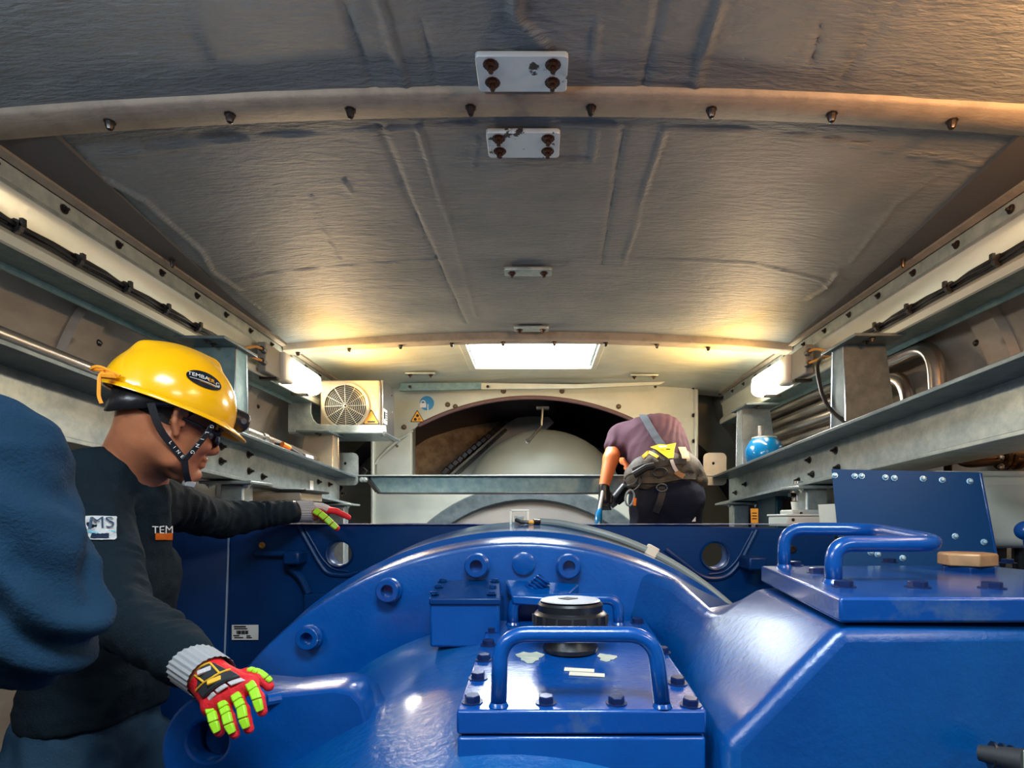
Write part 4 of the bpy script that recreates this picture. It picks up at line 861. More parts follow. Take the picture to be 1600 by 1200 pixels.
def eyes(par, g, s):
    for e in (-1, 1):
        MB().lathe([(.0125*s*math.cos(a), .0125*s*math.sin(a)) for a in np.linspace(0, math.pi, 10)], g(.078, e*.031, -.001), 'Z', 16).obj('eye', WHITEP, par, smooth=180)
HC = (-.006, 0, .040); HR = (.140, .113, .138)       # helmet dome in the head frame
def helmet(par, O, M, s, logo=True):
    g = lambda x, y, z: O+M @ (Vector((x, y, z))*s); R3 = [list(r) for r in M]
    upv = M @ Vector((0, 0, 1)); nrm = M @ Vector((.05, 0, 1)).normalized()
    c0 = g(0, 0, .034); A_ = [('e', g(*HC), [a*s for a in HR], R3), ('c', g(-.09, 0, .140), g(.05, 0, .164), .012*s, .014*s, .03*s),
       ('s', g(*HC), [(a-.013)*s for a in HR], R3, .002), ]
    hl = sobj('helmet', A_, .0035, YELLOW, par, .02, cut=[(c0, -nrm)], smooth=2)
    # rim lip and peak
    b = MB(); n = 48; rows = []
    for (ex, dz) in ((-.006, .008), (.0, .003), (.003, -.003), (.003, -.006), (-.006, -.004)):
        row = []
        for k in range(n):
            a = 2*math.pi*k/n; fx = max(0, math.cos(a))**2.2*.040
            x, y = (HR[0]+ex)*math.cos(a), (HR[1]+ex)*math.sin(a); z = .034-.05*(x)+dz
            if ex > -.005 or dz < 0: x += fx*(1 if ex > 0 or dz == -.006 else .1); z -= fx*.35*(1 if ex > 0 or dz == -.006 else .1)
            row.append(g(HC[0]+x, y, z))
        rows.append(row)
    b.add([p for r in rows for p in r], [(i*n+k, i*n+(k+1) % n, ((i+1) % 5)*n+(k+1) % n, ((i+1) % 5)*n+k) for i in range(5) for k in range(n)])
    b.obj('peak_and_rim', YELLOW, hl, smooth=60)
    def onell(x, y, z, off=1.012):                  # point on the dome in direction (x,y,z)
        d = Vector((x, y, z)); k_ = math.sqrt(sum((d[i]/HR[i])**2 for i in range(3))); d = d/k_*off; return g(HC[0]+d.x, HC[1]+d.y, HC[2]+d.z)
    return hl, onell, g
def curved(name, me, onell, base, ex, ey, m, par, off):
    """wrap a flat mesh (metres) onto the helmet dome round direction base"""
    bm = bmesh.new(); bm.from_mesh(me); bmesh.ops.triangulate(bm, faces=bm.faces)
    if not me.name.startswith('txt'): bmesh.ops.subdivide_edges(bm, edges=[e for e in bm.edges if e.calc_length() > .006], cuts=2)
    for v_ in bm.verts: p = base+ex*v_.co.x+ey*v_.co.y; v_.co = onell(p.x, p.y, p.z, off)
    bm.to_mesh(me); bm.free(); me.materials.clear(); me.materials.append(m); me.name = name; return link(name, me, par, smooth=0)
def strap(name, pts, wid, nrmf, m, par, th=.0018):
    """flat webbing through pts; nrmf gives the outward direction"""
    pts = fillet(pts, .03, 4) if len(pts) > 2 else [Vector(p) for p in pts]; vs = []
    for i, p in enumerate(pts):
        t = (pts[min(i+1, len(pts)-1)]-pts[max(i-1, 0)]).normalized(); nn = nrmf(p); nn = (nn-t*nn.dot(t)).normalized(); sd = t.cross(nn)
        vs += [p+sd*wid/2, p-sd*wid/2, p-sd*wid/2+nn*th, p+sd*wid/2+nn*th]
    b = MB(); b.add(vs, [(i*4+k, i*4+(k+1) % 4, i*4+4+(k+1) % 4, i*4+4+k) for i in range(len(pts)-1) for k in range(4)]+[(0, 1, 2, 3), tuple(len(vs)-4+k for k in range(4))])
    return b.obj(name, m, par, smooth=40)
def raycast_pt(ob, u, v, off=.002):
    """first point of a mesh along the line from the lens through a pixel of the photograph"""
    key = ob.name
    if key not in RC: RC[key] = BVHTree.FromPolygons([x.co.copy() for x in ob.data.vertices], [tuple(p.vertices) for p in ob.data.polygons])
    o = Vector((0, 0, ZC)); d = (P(u, v, 1)-o).normalized(); h_, n_, i_, _ = RC[key].ray_cast(o, d)
    if h_ is None: return None, None
    n_ = n_ if n_.dot(d) < 0 else -n_
    return h_+n_*off, n_
RC = {}
def patch(name, me, ob, u, v, rot, m, par, off, depth):
    """print sewn on cloth: flat mesh in metres laid over the garment around the point seen at (u,v)"""
    bm = bmesh.new(); bm.from_mesh(me); bmesh.ops.triangulate(bm, faces=bm.faces)
    if not me.name.startswith('txt'):
        for _ in range(3): bmesh.ops.subdivide_edges(bm, edges=[e for e in bm.edges if e.calc_length() > .008], cuts=1)
        bmesh.ops.triangulate(bm, faces=bm.faces)
    c, s_ = math.cos(rot), math.sin(rot); bad = []
    for v_ in bm.verts:
        x, y = v_.co.x*c-v_.co.y*s_, v_.co.x*s_+v_.co.y*c
        h_, _ = raycast_pt(ob, u+x*FPX/depth, v-y*FPX/depth, off)
        if h_ is None: bad.append(v_)
        else: v_.co = h_
    bmesh.ops.delete(bm, geom=bad, context='VERTS'); bm.to_mesh(me); bm.free(); me.materials.clear(); me.materials.append(m); me.name = name
    return link(name, me, par, smooth=0)

# ------------------------------------------------------------------ worker in the yellow helmet
NAVYC = fabric('dark_teal_cotton', (.003, .012, .020), (.002, .007, .012))
JEAN = fabric('blue_denim', (.03, .075, .12), (.012, .035, .07))
w1 = thing('person', 'worker in yellow helmet and dark long-sleeved shirt leaning on the machine in red-green gloves', 'person', R(-.95, 1.2, -1.6))
HM = headframe((.56, .80, -.22), (.26, .08, 1)); hs = .93
ear = P(279, 656, 1.20); HO = ear-HM @ Vector((-.012, -.080, .005))*hs
hp, hg = head_prims(HO, HM, hs)
nk0 = hg(-.025, 0, -.05); nk1 = P(205, 745, 1.30)
shR = P(146, 750, 1.20); shL = P(240, 782, 1.46); chest = P(176, 900, 1.32); pel = Vector((chest.x-.04, chest.y-.02, ZC-.56))
elR = P(178, 955, 1.07); wrR = P(322, 1052, .905); elL = P(345, 812, 1.72); wrL = P(468, 799, 1.93)
arms = [('c', shR, elR, .052, .044), ('c', elR, wrR, .042, .029), ('c', shL, elL, .052, .042), ('c', elL, wrL, .040, .028)]
hipR, hipL = pel+Vector((-.03, -.09, -.05)), pel+Vector((.03, .10, -.05)); knR, knL = Vector((hipR.x+.03, hipR.y-.02, .50)), Vector((hipL.x+.06, hipL.y+.04, .50))
ftR, ftL = Vector((knR.x-.02, knR.y, .07)), Vector((knL.x-.04, knL.y+.02, .07))
legs = [('c', hipR, knR, .085, .058), ('c', knR, ftR, .055, .038), ('c', hipL, knL, .085, .058), ('c', knL, ftL, .055, .038)]
torso = [('c', shR+Vector((.0, .03, -.01)), shL+Vector((0, -.03, -.01)), .062, .062, .05), ('c', chest, pel, .095, .08, .05), ('c', nk1, chest+Vector((0, 0, .08)), .07, .11, .06)]
palmR = P(348, 1082, .885)
body = sobj('body', hp+[('c', nk0, nk1, .056*hs, .062, .025), ('c', hg(-.050, 0, -.01), nk1+Vector((-.008, -.01, 0)), .048*hs, .056, .03)]+[(a[0], a[1], a[2], a[3], a[4]) for a in torso+arms]+legs+[('c', wrR, palmR, .022, .018), ('c', wrL, P(492, 803, 1.95), .026, .024)], .0045, SKIN, w1, .022, smooth=1)
eyes(body, hg, hs)
def bump_folds(p):
    return folds(9, .006, 1, (1, 1, 1.0))(p)+folds(26, .0025, 5, (1, 1, 1))(p)
axR = (wrR-elR).normalized()
def shirt_post(p):
    d = 1.0*bump_folds(p)
    for a, b_, amp, fr_ in ((shR, elR, .0045, 210), (elR, wrR, .0055, 260), (shL, elL, .005, 200), (elL, wrL, .0045, 240)):
        L_ = (b_-a); t = (p-a).dot(L_)/L_.length_squared
        if 0 < t < 1 and (p-a-L_*t).length < .09:
            s_ = t*L_.length; nz = noise.noise(p*9)*3.0+noise.noise(p*22)*1.0; d += 1.1*amp*math.sin(s_*fr_*.8+nz*3.2)*min(1, 4*t*(1-t))*max(0, .35+1.3*noise.noise(p*13+Vector((4, 0, 0))))
    return d
shirt = sobj('shirt', [('c', shR, elR, .064, .056), ('c', elR, wrR-axR*.058, .055, .040), ('c', shL, elL, .062, .052), ('c', elL, P(447, 800, 1.88), .050, .036)]+
  [('c', shR+Vector((.0, .03, -.012)), shL+Vector((0, -.03, -.012)), .066, .066, .03), ('c', nk1+Vector((-.0, .0, -.05)), chest, .074, .112, .03), ('c', chest+Vector((0, -.045, 0)), pel+Vector((0, -.045, 0)), .108, .112, .02), ('c', chest+Vector((0, .045, 0)), pel+Vector((0, .045, 0)), .108, .112, .02)], .006, NAVYC, w1, .018, smooth=2, post=shirt_post,
  cut=[(Vector((0, 0, ZC-.44)), Vector((0, 0, -1)))])
# collar band
cn = (hg(-.03, 0, -.09)-nk1).normalized()
trou = sobj('trousers', [('c', hipR+Vector((0, 0, .02)), knR, .108, .078), ('c', knR, ftR, .075, .068), ('c', hipL+Vector((0, 0, .02)), knL, .108, .078), ('c', knL, ftL, .075, .068), ('c', pel+Vector((0, -.05, .02)), pel+Vector((0, .05, .02)), .108, .108, .04), ('c', pel+Vector((0, -.045, .10)), pel+Vector((0, .045, .10)), .104, .104, .03)], .009, JEAN, w1, .04, post=folds(12, .008, 9))
BOOT = mat('black_boot_leather', (.02, .018, .016), .45)
for q in (ftR, ftL): sobj('boot', [('c', q+Vector((0, 0, .05)), q+Vector((0, 0, -.02)), .05, .05), ('c', q+Vector((0, 0, -.028)), q+Vector((.13, .10, -.033)), .042, .036)], .006, BOOT, w1, .03)
# hair at the nape
sobj('hair', [('e', hg(-.018, 0, .040), [a*hs for a in (.097, .079, .094)], [list(r) for r in HM])], .004, mat('black_hair', (.012, .010, .009), .7, bump=.5, bscale=300), w1, cut=[(hg(-.002, 0, 0), HM @ Vector((.8, 0, -.6)).normalized()), (hg(0, 0, -.055), HM @ Vector((0, 0, -1)))])
hl, onell, g = helmet(w1, HO, HM, hs)
# sticker on the helmet (right side)
base = Vector((.012, -.100, .070)); ey = Vector((-.05, .35, .85)).normalized(); ex = Vector((.97, .25, .0)); ex = (ex-ey*ex.dot(ey)).normalized()
curved('sticker', plate_mesh('sticker', [circ(.043, 0, 0, 40, .47)], .0008, Matrix.Identity(4)), onell, base, ex, ey, mat('sticker_black', (.012, .02, .035), .25), hl, 1.018)
for txt, m_, sz, x_, y_ in (('TEMBA', WHITEP, .0165, -.0155, .003), ('ER', YEL, .0165, .0145, .002), ('G', WHITEP, .017, .031, -.001)):
    me = text_mesh(txt, sz, .0002); me.transform(Matrix.Translation((x_, y_, .0)) @ Matrix.Diagonal((.95, .8, 1, 1))); curved('logo_lettering', me, onell, base, ex, ey, m_, hl, 1.030)
curved('logo_line', plate_mesh('l', [rect(.070, .0016, 0, .0, -.0062)], .0004, Matrix.Identity(4)), onell, base, ex, ey, WHITEP, hl, 1.030)
curved('logo_line', plate_mesh('l', [rect(.040, .0010, 0, .008, -.009)], .0004, Matrix.Identity(4)), onell, base, ex, ey, YEL, hl, 1.030)
# head lamp on the front
hc = onell(1, 0.0, .12, 1.10); fz = HM @ Vector((1, 0, -.1)).normalized()
MB().lathe([(-.022, .0), (-.022, .024), (.012, .026), (.020, .022), (.020, .0)], hc, n=20, frame=fz.to_track_quat('Z', 'Y').to_matrix()).obj('head_lamp', BLACK, hl, bevel=.003)
MB().lathe([(.020, .010), (.023, .009), (.023, 0)], hc, n=16, frame=fz.to_track_quat('Z', 'Y').to_matrix()).obj('lens', CHROME, hl)
MB().lathe([(0, .007), (.004, .007), (.004, 0)], hc+HM @ Vector((0, -.026, .0)), n=12, frame=(HM @ Vector((0, -1, 0))).to_track_quat('Z', 'Y').to_matrix()).obj('lamp_screw', CHROME, hl)
# harness cradle behind the head, chin straps, orange cord
nc_ = MB().add(*[(lambda A_, B_: (A_+B_, [(i, i+1, len(A_)+i+1, len(A_)+i) for i in range(len(A_)-1)]))([g(-.118*math.cos(a), .094*math.sin(a), .042+.0*a) for a in np.linspace(-1.9, 1.9, 20)], [g(-.120*math.cos(a)*1.0, .088*math.sin(a), -.022+.035*abs(a)**1.5) for a in np.linspace(-1.9, 1.9, 20)])][0]).obj('nape_cradle', BLACK, hl, smooth=60)
hl_m = nc_.modifiers.new('thick', 'SOLIDIFY'); hl_m.thickness = .004
out_ = lambda p: (p-hg(0, 0, -.02))
STRAP = mat('black_webbing', (.012, .012, .014), .6)
jn = hg(.028, -.072, -.078); chin = hg(.070, -.030, -.128)
s1 = strap('chin_strap', [g(-.075, -.086, .02), g(-.045, -.084, -.028), jn], .014, out_, STRAP, hl)
s2 = strap('chin_strap', [g(.058, -.090, .042), g(.050, -.085, -.01), jn], .014, out_, STRAP, hl)
strap('chin_strap', [jn, hg(.045, -.060, -.108), chin, hg(.088, 0, -.128)], .013, out_, STRAP, hl)
strap('chin_strap', [g(.058, .090, .042), hg(.028, .072, -.078), hg(.070, .030, -.126), hg(.088, 0, -.128)], .013, out_, STRAP, hl)
MB().box(chin, (.022, .02, .014), HM).obj('buckle', mat('grey_buckle', (.30, .31, .32), .3), hl, bevel=.003)
for k in range(5):
    p_ = g(.056, -.0895, .03).lerp(jn, .15+.16*k)+HM @ Vector((0, -.008, 0)); fr = frm(p_, HM @ Vector((.1, 0, -1)), HM @ Vector((.05, -1, .1)))
    flat_text('strap_lettering', 'GLING'[k], .011, fr, WHITEP, hl, .0002)
for k in range(4):
    p_ = g(-.045, -.084, -.028).lerp(jn, .42+.15*k)+HM @ Vector((0, -.0045, 0)); fr = frm(p_, (jn-g(-.045, -.084, -.028)), HM @ Vector((.05, -1, .1)))
    flat_text('strap_lettering', 'LINE'[k], .010, fr, WHITEP, hl, .0002)
MB().tube(fillet([g(-.148, -.03, .062), g(-.165, -.045, .045), g(-.155, -.05, .0), g(-.148, -.055, -.012)], .03), .0035, 6).obj('orange_cord', mat('cord_orange', (.95, .35, .02), .5), hl)
MB().tube(fillet([g(-.135, -.06, .055), g(-.17, -.04, .062), g(-.178, -.02, .05), g(-.15, -.01, .06)], .02), .003, 6).obj('orange_cord', mat('cord_orange', (0, 0, 0)), hl)
MB().tube([g(-.152, -.035, .058), g(-.146, -.060, .048), g(-.162, -.05, .044)], .006, 6).obj('cord_knot', mat('cord_orange', (0, 0, 0)), hl)
# glasses
gl = MB(); gl.tube(fillet([hg(-.005, -.081, .012), hg(.045, -.079, .006), hg(.088, -.066, .003)], .03), .0035, 8); gl = gl.obj('safety_glasses', BLACK, w1)
for e in (-1, 1):
    lens = MB(); n_ = 9; vs = []
    for j in range(2):
        for i in range(n_):
            f_ = i/(n_-1); vs.append(hg(.110-.028*f_**2, e*(.006+.062*f_), (.016 if j == 0 else -.026+.012*f_**2)))
    lens.add(vs, [(i, i+1, n_+i+1, n_+i) for i in range(n_-1)]); lo_ = lens.obj('dark_lens', mat('smoked_lens', (.02, .022, .025), .05, coat=1), gl, smooth=60)
    sm = lo_.modifiers.new('t', 'SOLIDIFY'); sm.thickness = .002
MB().tube([hg(.112-.03*(abs(f_))**2, f_*.068, .017) for f_ in np.linspace(-1, 1, 13)], .003, 8).obj('brow_bar', BLACK, gl)
# ------------------------------------------------------------------ impact gloves
GRED = mat('glove_red', (.75, .012, .02), .6, bump=.3, bscale=200); GLIM = mat('glove_lime_rubber', (.36, .72, .02), .4); GWHT = mat('glove_white_knit', (.62, .58, .58), .8, bump=.4, bscale=300)
GBLK = mat('glove_black_rubber', (.03, .035, .042), .45); GYEL = mat('glove_yellow_trim', (.85, .48, .04), .45); GKNIT = mat('glove_grey_rib_knit', (.34, .34, .35), .85, bump=.2, bscale=200)
def glove(name, person, fingers, palm, wr, arm_dir, back, thumb, r=.0098, pads=True):
    """fingers: lists of joint points root..tip; palm: capsules; back: outward direction of the back of the hand"""
    pr = [('c', a, b_, ra, rb, .012) for a, b_, ra, rb in palm]
    for f_ in fingers+[thumb]:
        rr = r*(1.05 if f_ is thumb else 1)
        for i, (a, b_) in enumerate(zip(f_, f_[1:])): pr.append(('c', a, b_, rr*(1-.04*i), rr*(1-.04*(i+1)), .0045))
    gb = sobj(name, pr, .0022, GRED, person, .006, smooth=1)
    # ribbed cuff
    cb = MB(); d = arm_dir.normalized()
    prof = []; n_ = 9
    x = d.cross(Vector((0, 0, 1))).normalized(); y = x.cross(d)
    for i in range(n_*2+1): prof.append((-.004+i*.0026, .0325-.0004*i+(.0012 if i % 2 else 0)))
    return gb
def pads(gb, pts, back, wid, m=GLIM, th=.005, n=3):
    """raised segmented rubber pads along a finger's back"""
    b = MB(); L_ = [(pts[i+1]-pts[i]).length for i in range(len(pts)-1)]; T = sum(L_)
    def at(t):
        s_ = t*T
        for i, l_ in enumerate(L_):
            if s_ <= l_ or i == len(L_)-1: return pts[i].lerp(pts[i+1], s_/l_), (pts[i+1]-pts[i]).normalized()
            s_ -= l_
    ob = None
    for k in range(n):
        t0, t1 = .06+k*.90/n, .06+(k+1)*.90/n-.025; q0, d0 = at(t0); q1, d1 = at(t1); pieces = []
        vs = []
        for q, d in ((q0, d0), (q1, d1)):
            nn = (back-d*back.dot(d)).normalized(); sd = d.cross(nn); w_ = wid*(.78 if (k == n-1 and q is q1) else 1)
            vs += [q+sd*w_/2+nn*.0070, q+sd*w_*.36+nn*(.0092+th*.5), q-sd*w_*.36+nn*(.0092+th*.5), q-sd*w_/2+nn*.0070]
        bb_ = MB(); bb_.add(vs, [(0, 1, 5, 4), (1, 2, 6, 5), (2, 3, 7, 6), (0, 1, 2, 3), (4, 5, 6, 7), (0, 3, 7, 4)]); bb_.obj('finger_pad', m, gb, bevel=.0014)
def cuff(gb, wr, d, r0, r1, L_, squash=1.0, xd=None):
    d = d.normalized(); x = (xd or d.cross(Vector((0, 0, 1)))).normalized(); x = (x-d*x.dot(d)).normalized(); y = d.cross(x); b = MB(); N_ = 52; rows = []
    for i in range(7):
        t = i/6; r = r0+(r1-r0)*t; row = []
        for k in range(N_):
            a = 2*math.pi*k/N_; rr = r+(.0014 if k % 2 else 0); row.append(wr+d*(t*L_)+x*rr*math.cos(a)+y*rr*squash*math.sin(a))
        rows.append(row)
    b.add([p for r_ in rows for p in r_], [(i*N_+k, i*N_+(k+1) % N_, (i+1)*N_+(k+1) % N_, (i+1)*N_+k) for i in range(6) for k in range(N_)]); b.obj('ribbed_cuff', GKNIT, gb, smooth=20)
# right glove, on the torque arm (seen from the back of the hand)
dR = .885
bk = Vector((-.10, -.72, .68)).normalized()
kn = [P(331, 1107, .862), P(350, 1098, .857), P(370, 1086, .856), P(392, 1069, .862)]      # little .. index knuckles
mid = [P(337, 1126, .845), P(358, 1122, .838), P(381, 1110, .838), P(404, 1090, .846)]
tip = [P(343, 1144, .842), P(367, 1147, .834), P(389, 1139, .834), P(410, 1112, .842)]
fR = [[a.lerp(wrR, .25), a, b_, b_.lerp(c_, .5)+Vector((0, -.002, 0)), c_] for a, b_, c_ in zip(kn, mid, tip)]
thR = [P(360, 1062, .895), P(386, 1053, .885), P(405, 1058, .880), P(420, 1072, .882)]
palm = [(wrR-axR*.012, k_.lerp(wrR, .12), .026, .0125) for k_ in kn]+[(kn[0], kn[3], .0125, .0125)]
gR = glove('glove', w1, fR, palm, wrR, wrR-elR, bk, thR, r=.0088)
for i, f_ in enumerate(fR): pads(gR, f_[1:], bk, .0155, n=(3, 4, 4, 3)[i])
pads(gR, thR[1:], Vector((.5, -.2, .85)).normalized(), .013, n=4)
cuff(gR, wrR-axR*.046, axR, .038, .037, .064, .9)
def knuckle_guard(gb, wr, ka, kb, back, w_, off=.020):
    """black moulded plate over the back of the hand with yellow piping"""
    m0, m1 = ka.lerp(kb, .5), wr
    def pt(s_, t, h_): a = ka.lerp(kb, s_); c_ = wr+(kb-ka)*(s_-.5)*.85; return a.lerp(c_, t)+back*(h_-.010*(2*s_-1)**2)
    def sheet(name, q, h_, th, m, n_=6):
        b = MB(); vs = []; us = []
        for i in range(n_+1):
            for (s0, s1, t) in q: vs.append(pt(s0+(s1-s0)*i/n_, t, h_))
        k = len(q); top = [v_+back*th for v_ in vs]; N_ = len(vs)
        fs = [(i*k+j, i*k+j+1, (i+1)*k+j+1, (i+1)*k+j) for i in range(n_) for j in range(k-1)]; fs2 = [tuple(N_+x for x in f) for f in fs]
        side = [(i*k, (i+1)*k, N_+(i+1)*k, N_+i*k) for i in range(n_)]+[(i*k+k-1, (i+1)*k+k-1, N_+(i+1)*k+k-1, N_+i*k+k-1) for i in range(n_)]+[(j, j+1, N_+j+1, N_+j) for j in range(k-1)]+[(n_*k+j, n_*k+j+1, N_+n_*k+j+1, N_+n_*k+j) for j in range(k-1)]
        b.add(vs+top, fs+fs2+side); return b.obj(name, m, gb, bevel=.0012)
    sheet('knuckle_guard', [(.03, .97, .16), (.02, .98, .28), (.04, .96, .44)], off-.005, .006, GBLK)
    sheet('hand_guard', [(.08, .92, .50), (.14, .86, .95)], off-.003, .004, GBLK)
    for pl in ([(.02, .47), (.5, .42), (.98, .47)], [(.30, .47), (.26, .92)], [(.72, .46), (.78, .92)], [(.20, .95), (.80, .95)]):
        p_ = []
        for (a, b_) in zip(pl, pl[1:]):
            for i in range(6): t_ = i/5; p_.append(pt(a[0]+(b_[0]-a[0])*t_, a[1]+(b_[1]-a[1])*t_, off+.002))
        b = MB(); b.tube(p_, .0016, 6); b.obj('yellow_piping', GYEL, gb)
    q0 = pt(.5, .30, off+.002); x_ = (kb-ka).normalized(); b = MB(); b.box(q0, (.020, .008, .004), frm(q0, x_, back).to_3x3()); b.obj('yellow_badge', GYEL, gb, bevel=.001)
    q0 = pt(.52, .76, off+.002); b = MB(); b.box(q0, (.020, .008, .004), frm(q0, x_, back).to_3x3()); b.obj('pale_badge', GWHT, gb, bevel=.001)
    for s0, s1, t0, t1 in ((.0, .3, .02, .15), (.34, .62, .02, .15), (.66, .98, .0, .15)): sheet('white_panel', [(s0, s1, t0), (s0, s1, t1)], off-.008, .003, GWHT, 4)
knuckle_guard(gR, wrR+(palmR-wrR)*.15, kn[0], kn[3], bk, .07, off=.0285)
# left glove, resting on the frame's top edge
zt = ZC+Z(819); kL = P(487, 805, 1.95)
wv = wrL; f0_ = P(515, 796, 1.985)
fL = [[P(488, 797, 1.96+.018*i), P(508, 797-1*i, 1.98+.026*i), P(526, 799, 2.00+.030*i), P(544-5*i, 808-2*i, 2.01+.032*i)] for i in range(4)]
thL = [P(478, 800, 1.94), P(494, 801, 1.93), P(511, 812, 1.925), P(526, 825, 1.93)]
palmL = [(wrL, P(502, 796, 1.97+.03*i), .026, .019) for i in range(3)]
gL = glove('glove', w1, fL, palmL, wrL, wrL-elL, Vector((0, 0, 1)), thL, r=.0115)
for q in list(gL.data.materials): pass
pads(gL, [P(490, 798, 1.925), P(504, 806, 1.918), P(517, 818, 1.918), P(528, 828, 1.925)], Vector((.35, -.9, .35)).normalized(), .024, n=4)
b = MB(); b.tube([P(489, 790, 1.94), P(503, 791, 1.955), P(512, 795, 1.965)], .012, 10); b.obj('white_panel', GWHT, gL)
dL = (P(490, 799, 1.96)-wrL); cuff(gL, wrL-dL.normalized()*.012, dL, .034, .036, .052)
# smart watch
dl = (wrL-elL).normalized(); c = wrL-dl*.028; Mx = dl.to_track_quat('Z', 'Y').to_matrix()
MB().lathe([(-.011, .034), (-.011, .037), (.011, .037), (.011, .034)], c, n=28, frame=Mx).obj('watch_strap', BLACK, w1, smooth=40)
MB().box(c+Vector((0, -.036, .004)), (.030, .008, .030)).obj('watch_case', BLACK, w1, bevel=.004)
# prints on the shirt
patch('sleeve_patch', plate_mesh('p', [rect(.062, .046, .004)], .0004, Matrix.Identity(4)), shirt, 157, 826, .0, WHITEP, shirt, .004, 1.14)
for txt, sz, dx, dy, m_ in (('MS', .034, .002, .008, mat('print_navy', (.01, .03, .08), .6)), ('ERATION', .0115, .002, -.0095, mat('print_cyan', (.05, .45, .62), .6))):
    me = text_mesh(txt, sz, .0004 if sz > .02 else .0001); me.transform(Matrix.Diagonal((1.15, .75 if sz > .02 else 1, 1, 1))); patch('patch_lettering', me, shirt, 157+dx*800, 826-dy*800, 0, m_, shirt, .0085, 1.14)
patch('patch_strip', plate_mesh('p', [rect(.034, .006)], .0003, Matrix.Identity(4)), shirt, 157, 840, 0, mat('print_navy', (0, 0, 0)), shirt, .0065, 1.14)
me = text_mesh('TEM', .024, .0006); patch('chest_lettering', me, shirt, 252, 828, 0, WHITEP, shirt, .004, 1.25)
patch('chest_bar', plate_mesh('p', [rect(.036, .014)], .0003, Matrix.Identity(4)), shirt, 254, 838, 0, ORANGE, shirt, .004, 1.25)

# ------------------------------------------------------------------ person close to the lens at the left edge
BLUC = fabric('blue_jersey', (.002, .026, .060), (.001, .015, .036))
w2 = thing('person', 'person in blue long-sleeved top at the left edge, bent arm showing', 'person', R(-.75, .42, -1.6))
s2_ = P(-50, 738, .56); e2_ = P(62, 975, .54); h2_ = P(-190, 1020, .50); sx2 = s2_+Vector((-.36, -.12, .0)); ch2 = (s2_+sx2)/2+Vector((0, 0, -.16)); pe2 = ch2+Vector((0, 0, -.42))
el2, wr2 = sx2+Vector((-.10, .02, -.28)), sx2+Vector((-.02, .22, -.30))
HM2 = headframe((.2, 1, -.1), (0, 0, 1)); HO2 = (s2_+sx2)/2+Vector((0, .02, .24)); hp2, hg2 = head_prims(HO2, HM2, .95)
lg2 = []
for e in (-1, 1):
    hh = pe2+Vector((e*.09, 0, -.04)); kk_ = Vector((hh.x, hh.y+.02, .48)); ff = Vector((hh.x, hh.y, .07)); lg2.append((hh, kk_, ff))
sobj('body', hp2+[('c', hg2(-.02, 0, -.06), HO2+Vector((0, -.02, -.20)), .052, .052), ('c', s2_, e2_, .040, .024), ('c', e2_, h2_, .024, .024), ('c', h2_, h2_+Vector((-.07, .01, 0)), .03, .024), ('c', sx2, el2, .042, .038), ('c', el2, wr2, .036, .026), ('c', wr2, wr2+Vector((.03, .07, 0)), .028, .022),
     ('c', s2_+Vector((-.04, 0, -.04)), sx2+Vector((.04, 0, -.04)), .045, .045), ('c', ch2, pe2, .11, .11)]+[('c', a, b_, .08, .055) for a, b_, _ in lg2]+[('c', a, b_, .052, .036) for _, a, b_ in lg2], .008, SKIN, w2)
eyes(w2.children[0], hg2, .95)
def f2(p):
    d = folds(8, .004, 3)(p)+folds(20, .003, 8)(p)-.003; r_ = p-e2_
    if r_.length < .16 and p.x < e2_.x+.12:
        q_ = r_.x*38+(r_.z)*30; d += .011*math.sin(q_*4.2+5*noise.noise(p*9)+1)*max(0, 1-r_.length/.17)
    return d
sl2 = sobj('blue_top', [('c', s2_, e2_+Vector((-.004, 0, .0)), .083, .050), ('c', e2_+Vector((-.004, 0, .0)), h2_, .048, .042), ('c', sx2, el2, .075, .056), ('c', el2, wr2, .056, .038), ('c', s2_+Vector((-.04, 0, -.03)), sx2+Vector((.04, 0, -.02)), .07, .07), ('c', ch2, pe2, .12, .13), ('c', HO2+Vector((0, -.02, -.205)), ch2, .07, .12)], .0055, BLUC, w2, .015, post=f2)
sobj('trousers', [('c', a, b_, .105, .075) for a, b_, _ in lg2]+[('c', a, b_, .072, .064) for _, a, b_ in lg2]+[('c', pe2+Vector((-.05, 0, -.02)), pe2+Vector((.05, 0, -.02)), .125, .125)], .010, JEAN, w2, .04, post=folds(12, .006, 2))
for _, _, q in lg2: sobj('boot', [('c', q+Vector((0, 0, .04)), q+Vector((0, 0, -.02)), .05, .05), ('c', q+Vector((0, 0, -.028)), q+Vector((.02, .15, -.033)), .042, .036)], .007, BOOT, w2, .03)
helmet(w2, HO2, HM2, .95)

# ------------------------------------------------------------------ bent worker at the far end
MAR = fabric('maroon_cotton', (.056, .022, .033), (.036, .014, .022)); DNV = fabric('dark_navy_work_cloth', (.006, .008, .016), (.010, .014, .03))
w3 = thing('person', 'bent-over worker in maroon T-shirt and climbing harness at the far end', 'person', R(.65, 3.1, -.77))
pe3 = P(1040, 770, 3.08); c3 = P(1008, 690, 3.30); sL3 = P(966, 683, 3.36); sR3 = P(1050, 690, 3.42); eL3 = P(954, 718, 3.26); wL3 = P(944, 760, 3.20); hd3 = P(985, 705, 3.56)
eR3 = P(1010, 740, 3.50); wR3 = P(975, 762, 3.44)
hpR, hpL = P(1066, 786, 3.08), P(1016, 786, 3.08); kR3, kL3 = Vector((hpR.x+.02, 3.22, ZC-.37)), Vector((hpL.x, 3.20, ZC-.37)); fR3, fL3 = Vector((hpR.x+.03, 3.14, ZC-.70)), Vector((hpL.x-.01, 3.12, ZC-.70))
HM3 = headframe((-.25, .55, -.8), (-.1, .8, .5)); hp3, hg3 = head_prims(hd3, HM3, .95)
